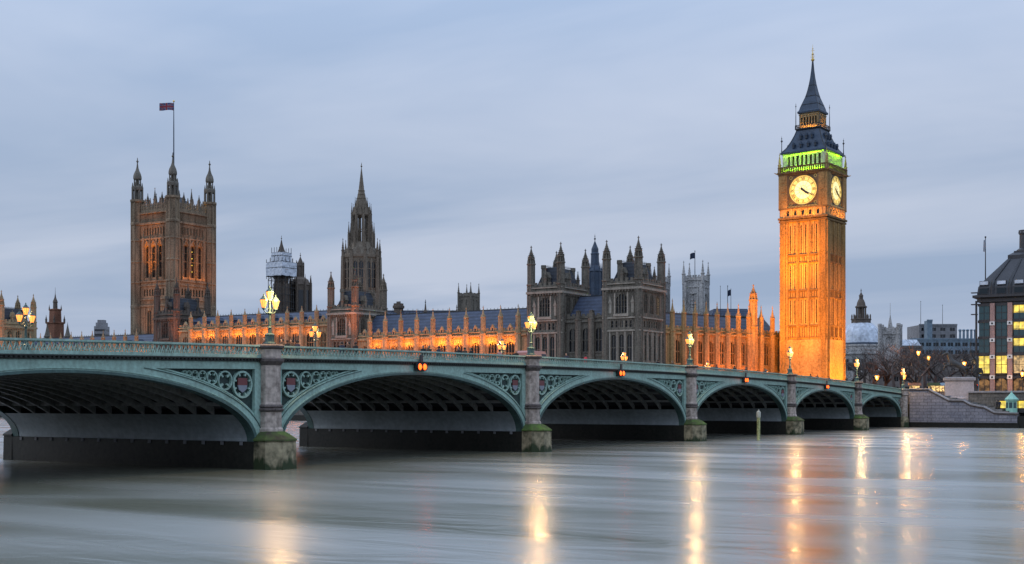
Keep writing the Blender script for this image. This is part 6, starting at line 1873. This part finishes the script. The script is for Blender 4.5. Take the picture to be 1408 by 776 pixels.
COATS = [principled('black coat', (.015, .015, .018), .9), principled('navy coat', (.02, .025, .05), .9), principled('red coat', (.45, .03, .05), .8), principled('brown coat', (.07, .045, .03), .9), principled('dusty pink coat', (.4, .2, .2), .8)]
JEANS = principled('dark trousers', (.02, .022, .03), .9)
def head_meshes():
    h = MB(); n_ = 12
    prof = [(.03, -.125), (.055, -.11), (.072, -.07), (.082, -.02), (.085, .04), (.078, .08), (.05, .11), (.01, .122)]
    h.prism(0, 0, 12, prof, sy=1.18)
    h.prism(0, .105, 4, [(.012, -.035), (.016, -.03), (.006, .015)])                       # nose
    for sx in (-1, 1): h.prism(sx * .086, 0, 6, [(.012, -.03), (.018, 0), (.012, .03)], sx=.5); 
    hd = h.mesh('head', [SKIN], True)
    e = MB()
    for sx in (-1, 1): e.sphere((sx * .032, .088, .005), .011, 6)
    e.box(-.024, .024, .083, .09, -.07, -.062)
    r = MB(); r.prism(0, -.018, 12, [(.088, -.05), (.097, 0), (.098, .05), (.085, .095), (.05, .122), (.01, .132)], sy=1.12)
    for i in range(6): pass
    return hd, e.mesh('face_features', [HAIR]), r.mesh('hair', [HAIR], True)
HEADM, EYEM, HAIRM = head_meshes()
def person(label, x, y, rz, coat, i):
    t = thing('person', label, 'person', (x, y, camber(y) - 1.2 if y < 248 else 5.0), rz, group='people walking on the bridge')
    P, E_, Rr = make_person(coat, JEANS, .22 + .12 * (i % 3), .12 + .1 * (i % 2), .02 * (i % 3))
    bo = skinned('body', P, E_, Rr, coat, t)
    bo.data.materials.append(JEANS); bo.data.materials.append(SKIN)
    for p in bo.data.polygons:
        z = p.center.z
        p.material_index = 1 if z < .82 and abs(p.center.x) < .19 else (2 if z > 1.5 or (abs(p.center.x) > .17 and z < .86) else 0)
    hM = Matrix.Translation((0, .02 * (i % 3) * 1.1 + .02, 1.64)) @ Matrix.Scale(1.12, 4)
    hd = inst('head', HEADM, t, hM)
    f = bpy.data.objects.new('face_features', EYEM); COL.objects.link(f); f.parent = hd
    f = bpy.data.objects.new('hair', HAIRM); COL.objects.link(f); f.parent = hd
    return t
ppl = [(-1.0, 364, 0, 'person in black coat just left of the nearest bridge lamp'), (-1.4, 470, 1, 'person in navy coat left of a pair, in front of the spire tower'),
       (-1.2, 480, 3, 'person in brown coat in the middle in front of the spire tower'), (-1.1, 489, 0, 'person in black coat in front of the orange turret'),
       (-1.2, 582, 0, 'person in black coat before the orange wing, left of the signal lights column'), (-1.1, 603, 1, 'person in navy coat before the orange wing, second from its left end'),
       (-1.3, 631, 0, 'person in black coat, left of a trio before the orange wing'), (-1.1, 639, 3, 'person in brown coat, middle of a trio before the orange wing'),
       (-1.2, 648, 0, 'person in black coat, right of a trio before the orange wing'), (-1.2, 687, 4, 'person in dusty pink coat near the glaring lamp left of the second pier'),
       (-1.0, 710, 0, 'person in black coat just left of the second pier'), (-1.1, 805, 2, 'person in bright red coat in front of the dark pavilion'),
       (-1.2, 779, 1, 'person in navy coat left of the one in red'), (-1.1, 905, 0, 'person in black coat left of the middle pier'),
       (-1.2, 925, 3, 'person in brown coat just left of the middle pier'), (-1.1, 1010, 0, 'person in black coat before the orange wing right of the middle pier'),
       (-1.2, 1052, 1, 'person in navy coat before the foot of the orange clock tower'), (-1.1, 1114, 0, 'person in black coat right of the clock tower pier'),
       (-1.2, 388, 3, 'person in brown coat, first of a knot just right of the nearest bridge lamp'), (-2.0, 395, 0, 'person in black coat, second of a knot right of the nearest bridge lamp'),
         (-1.3, 402, 3, 'person in brown coat, third of a knot right of the nearest bridge lamp'), (-2.1, 409, 1, 'person in navy coat, last of a knot right of the nearest bridge lamp'),
         (-1.1, 590, 3, 'person in brown coat between two others, right of the navigation lights column'), (-1.2, 985, 1, 'person in navy coat before the orange wing, first right of the middle pier'),
         (-1.3, 1026, 3, 'person in brown coat before the orange wing stair turret'), (-1.2, 1140, 0, 'person in black coat in front of the right edge of the clock tower'),
         (-1.3, 1124, 3, 'person in brown coat right of the clock tower pier, beside another')]
for i, (x, u, ci, lab) in enumerate(ppl):
    k = (u - IW / 2) / FPX
    D = FW + RT * k
    tt = (x - CX) / D.x
    y = CY + tt * D.y
    person(lab, x, y, (0 if i % 2 else PI) + .3 * math.sin(i * 2.1), COATS[ci], i)
for i, (u, lab) in enumerate(((1371, 'person in black coat at the foot of the river stairs'), (1374.5, 'person in navy coat beside another at the foot of the river stairs'))):
    y = 252.2; x = on_y(u, y); p_ = person(lab, x, y, 2.6 + i, COATS[i], i); p_.location.z = 3.6; p_['group'] = 'people by the river stairs'
# ---- bare winter trees
def tree_meshes(seed, H):
    r = random.Random(seed)
    trunk, crown = MB(), MB()
    def grow(p, d, L, rad, depth):
        pts, rs = [p], [rad]
        n_ = 3
        q = p.copy(); dd = d.copy()
        for i in range(n_):
            dd = (dd + Vector((r.uniform(-.22, .22), r.uniform(-.22, .22), r.uniform(-.05, .16)))).normalized()
            q = q + dd * (L / n_)
            pts.append(q.copy()); rs.append(max(.022, rad * (1 - .4 * (i + 1) / n_)))
        (trunk if depth == 0 else crown).tube(pts, rs, 6 if depth < 2 else 3)
        if depth >= 4: return
        for k in range(r.choice((3, 3, 4)) if depth else 5):
            f = r.uniform(.45, 1) if depth else r.uniform(.7, 1)
            j = min(n_, max(1, round(f * n_)))
            ax = Vector((r.uniform(-1, 1), r.uniform(-1, 1), r.uniform(-.15, .6))).normalized()
            nd = (dd * .55 + ax * .75).normalized()
            grow(pts[j], nd, L * r.uniform(.58, .8), rs[j] * .66, depth + 1)
    grow(Vector((0, 0, 0)), Vector((0, 0, 1)), H * .30, H * .022, 0)
    return trunk.mesh('trunk', [BARK]), crown.mesh('crown', [BARK])
TM = [tree_meshes(s, 24) for s in (3, 11, 23)]
trees = [(1168, 352, 1.0, 'bare tree right against the lit flank of the clock tower'), (1190, 346, 1.05, 'bare tree below the pale dome'), (1203, 335, .9, 'bare tree under the right side of the dome'),
         (1217, 332, 1.1, 'bare tree in front of the parish church tower'), (1230, 296, .95, 'bare tree right of the parish church tower'), (1246, 330, 1.1, 'bare tree left of the two tall street lamps'),
         (1258, 300, .9, 'bare tree directly behind the end of the bridge'), (1272, 340, 1.15, 'bare tree between the two tall street lamps'), (1290, 320, 1.05, 'bare tree left of the chariot statue'),
         (1304, 345, 1.1, 'bare tree behind the chariot statue'), (1322, 325, 1.0, 'bare tree right of the chariot statue'), (1336, 345, 1.1, 'bare tree touching the black roofed office')]
for i, (u, d, s, lab) in enumerate(trees):
    x, y = at(u, d)
    t = thing('bare_tree', lab, 'tree', (x, y, 4.6), i * 1.7, 'bare winter trees beyond the bridge'); t.scale = (s * 1.12, s * 1.12, s)
    inst('trunk', TM[i % 3][0], t); inst('crown', TM[i % 3][1], t)
# clipped hedge below the trees
x, y = at(1258, 262)
hm = MB(); rr = random.Random(9)
for k in range(1500):
    a, b_1, c_1 = rr.uniform(-3.5, 3.5), rr.uniform(-.8, .8), rr.uniform(0, 1.5) * (1 - .06 * rr.random())
    s_ = rr.uniform(.08, .2); v1 = Vector((rr.uniform(-1, 1), rr.uniform(-1, 1), rr.uniform(-1, 1))).normalized() * s_; v2 = Vector((rr.uniform(-1, 1), rr.uniform(-1, 1), rr.uniform(-1, 1))).normalized() * s_
    p = Vector((a, b_1, c_1)); hm.add([p - v1, p + v2, p + v1, p - v2], [(0, 1, 2, 3)])
hg = thing('hedge', 'low clipped green hedge by the road behind the stair wall', 'hedge', (x, y, 6.35), .3); hm.build('foliage', LEAFM, hg)
bx_ = MB(); bx_.box(-3.4, 3.4, -.7, .7, -.3, 1.2); bx_.build('stems', BARK, hg)
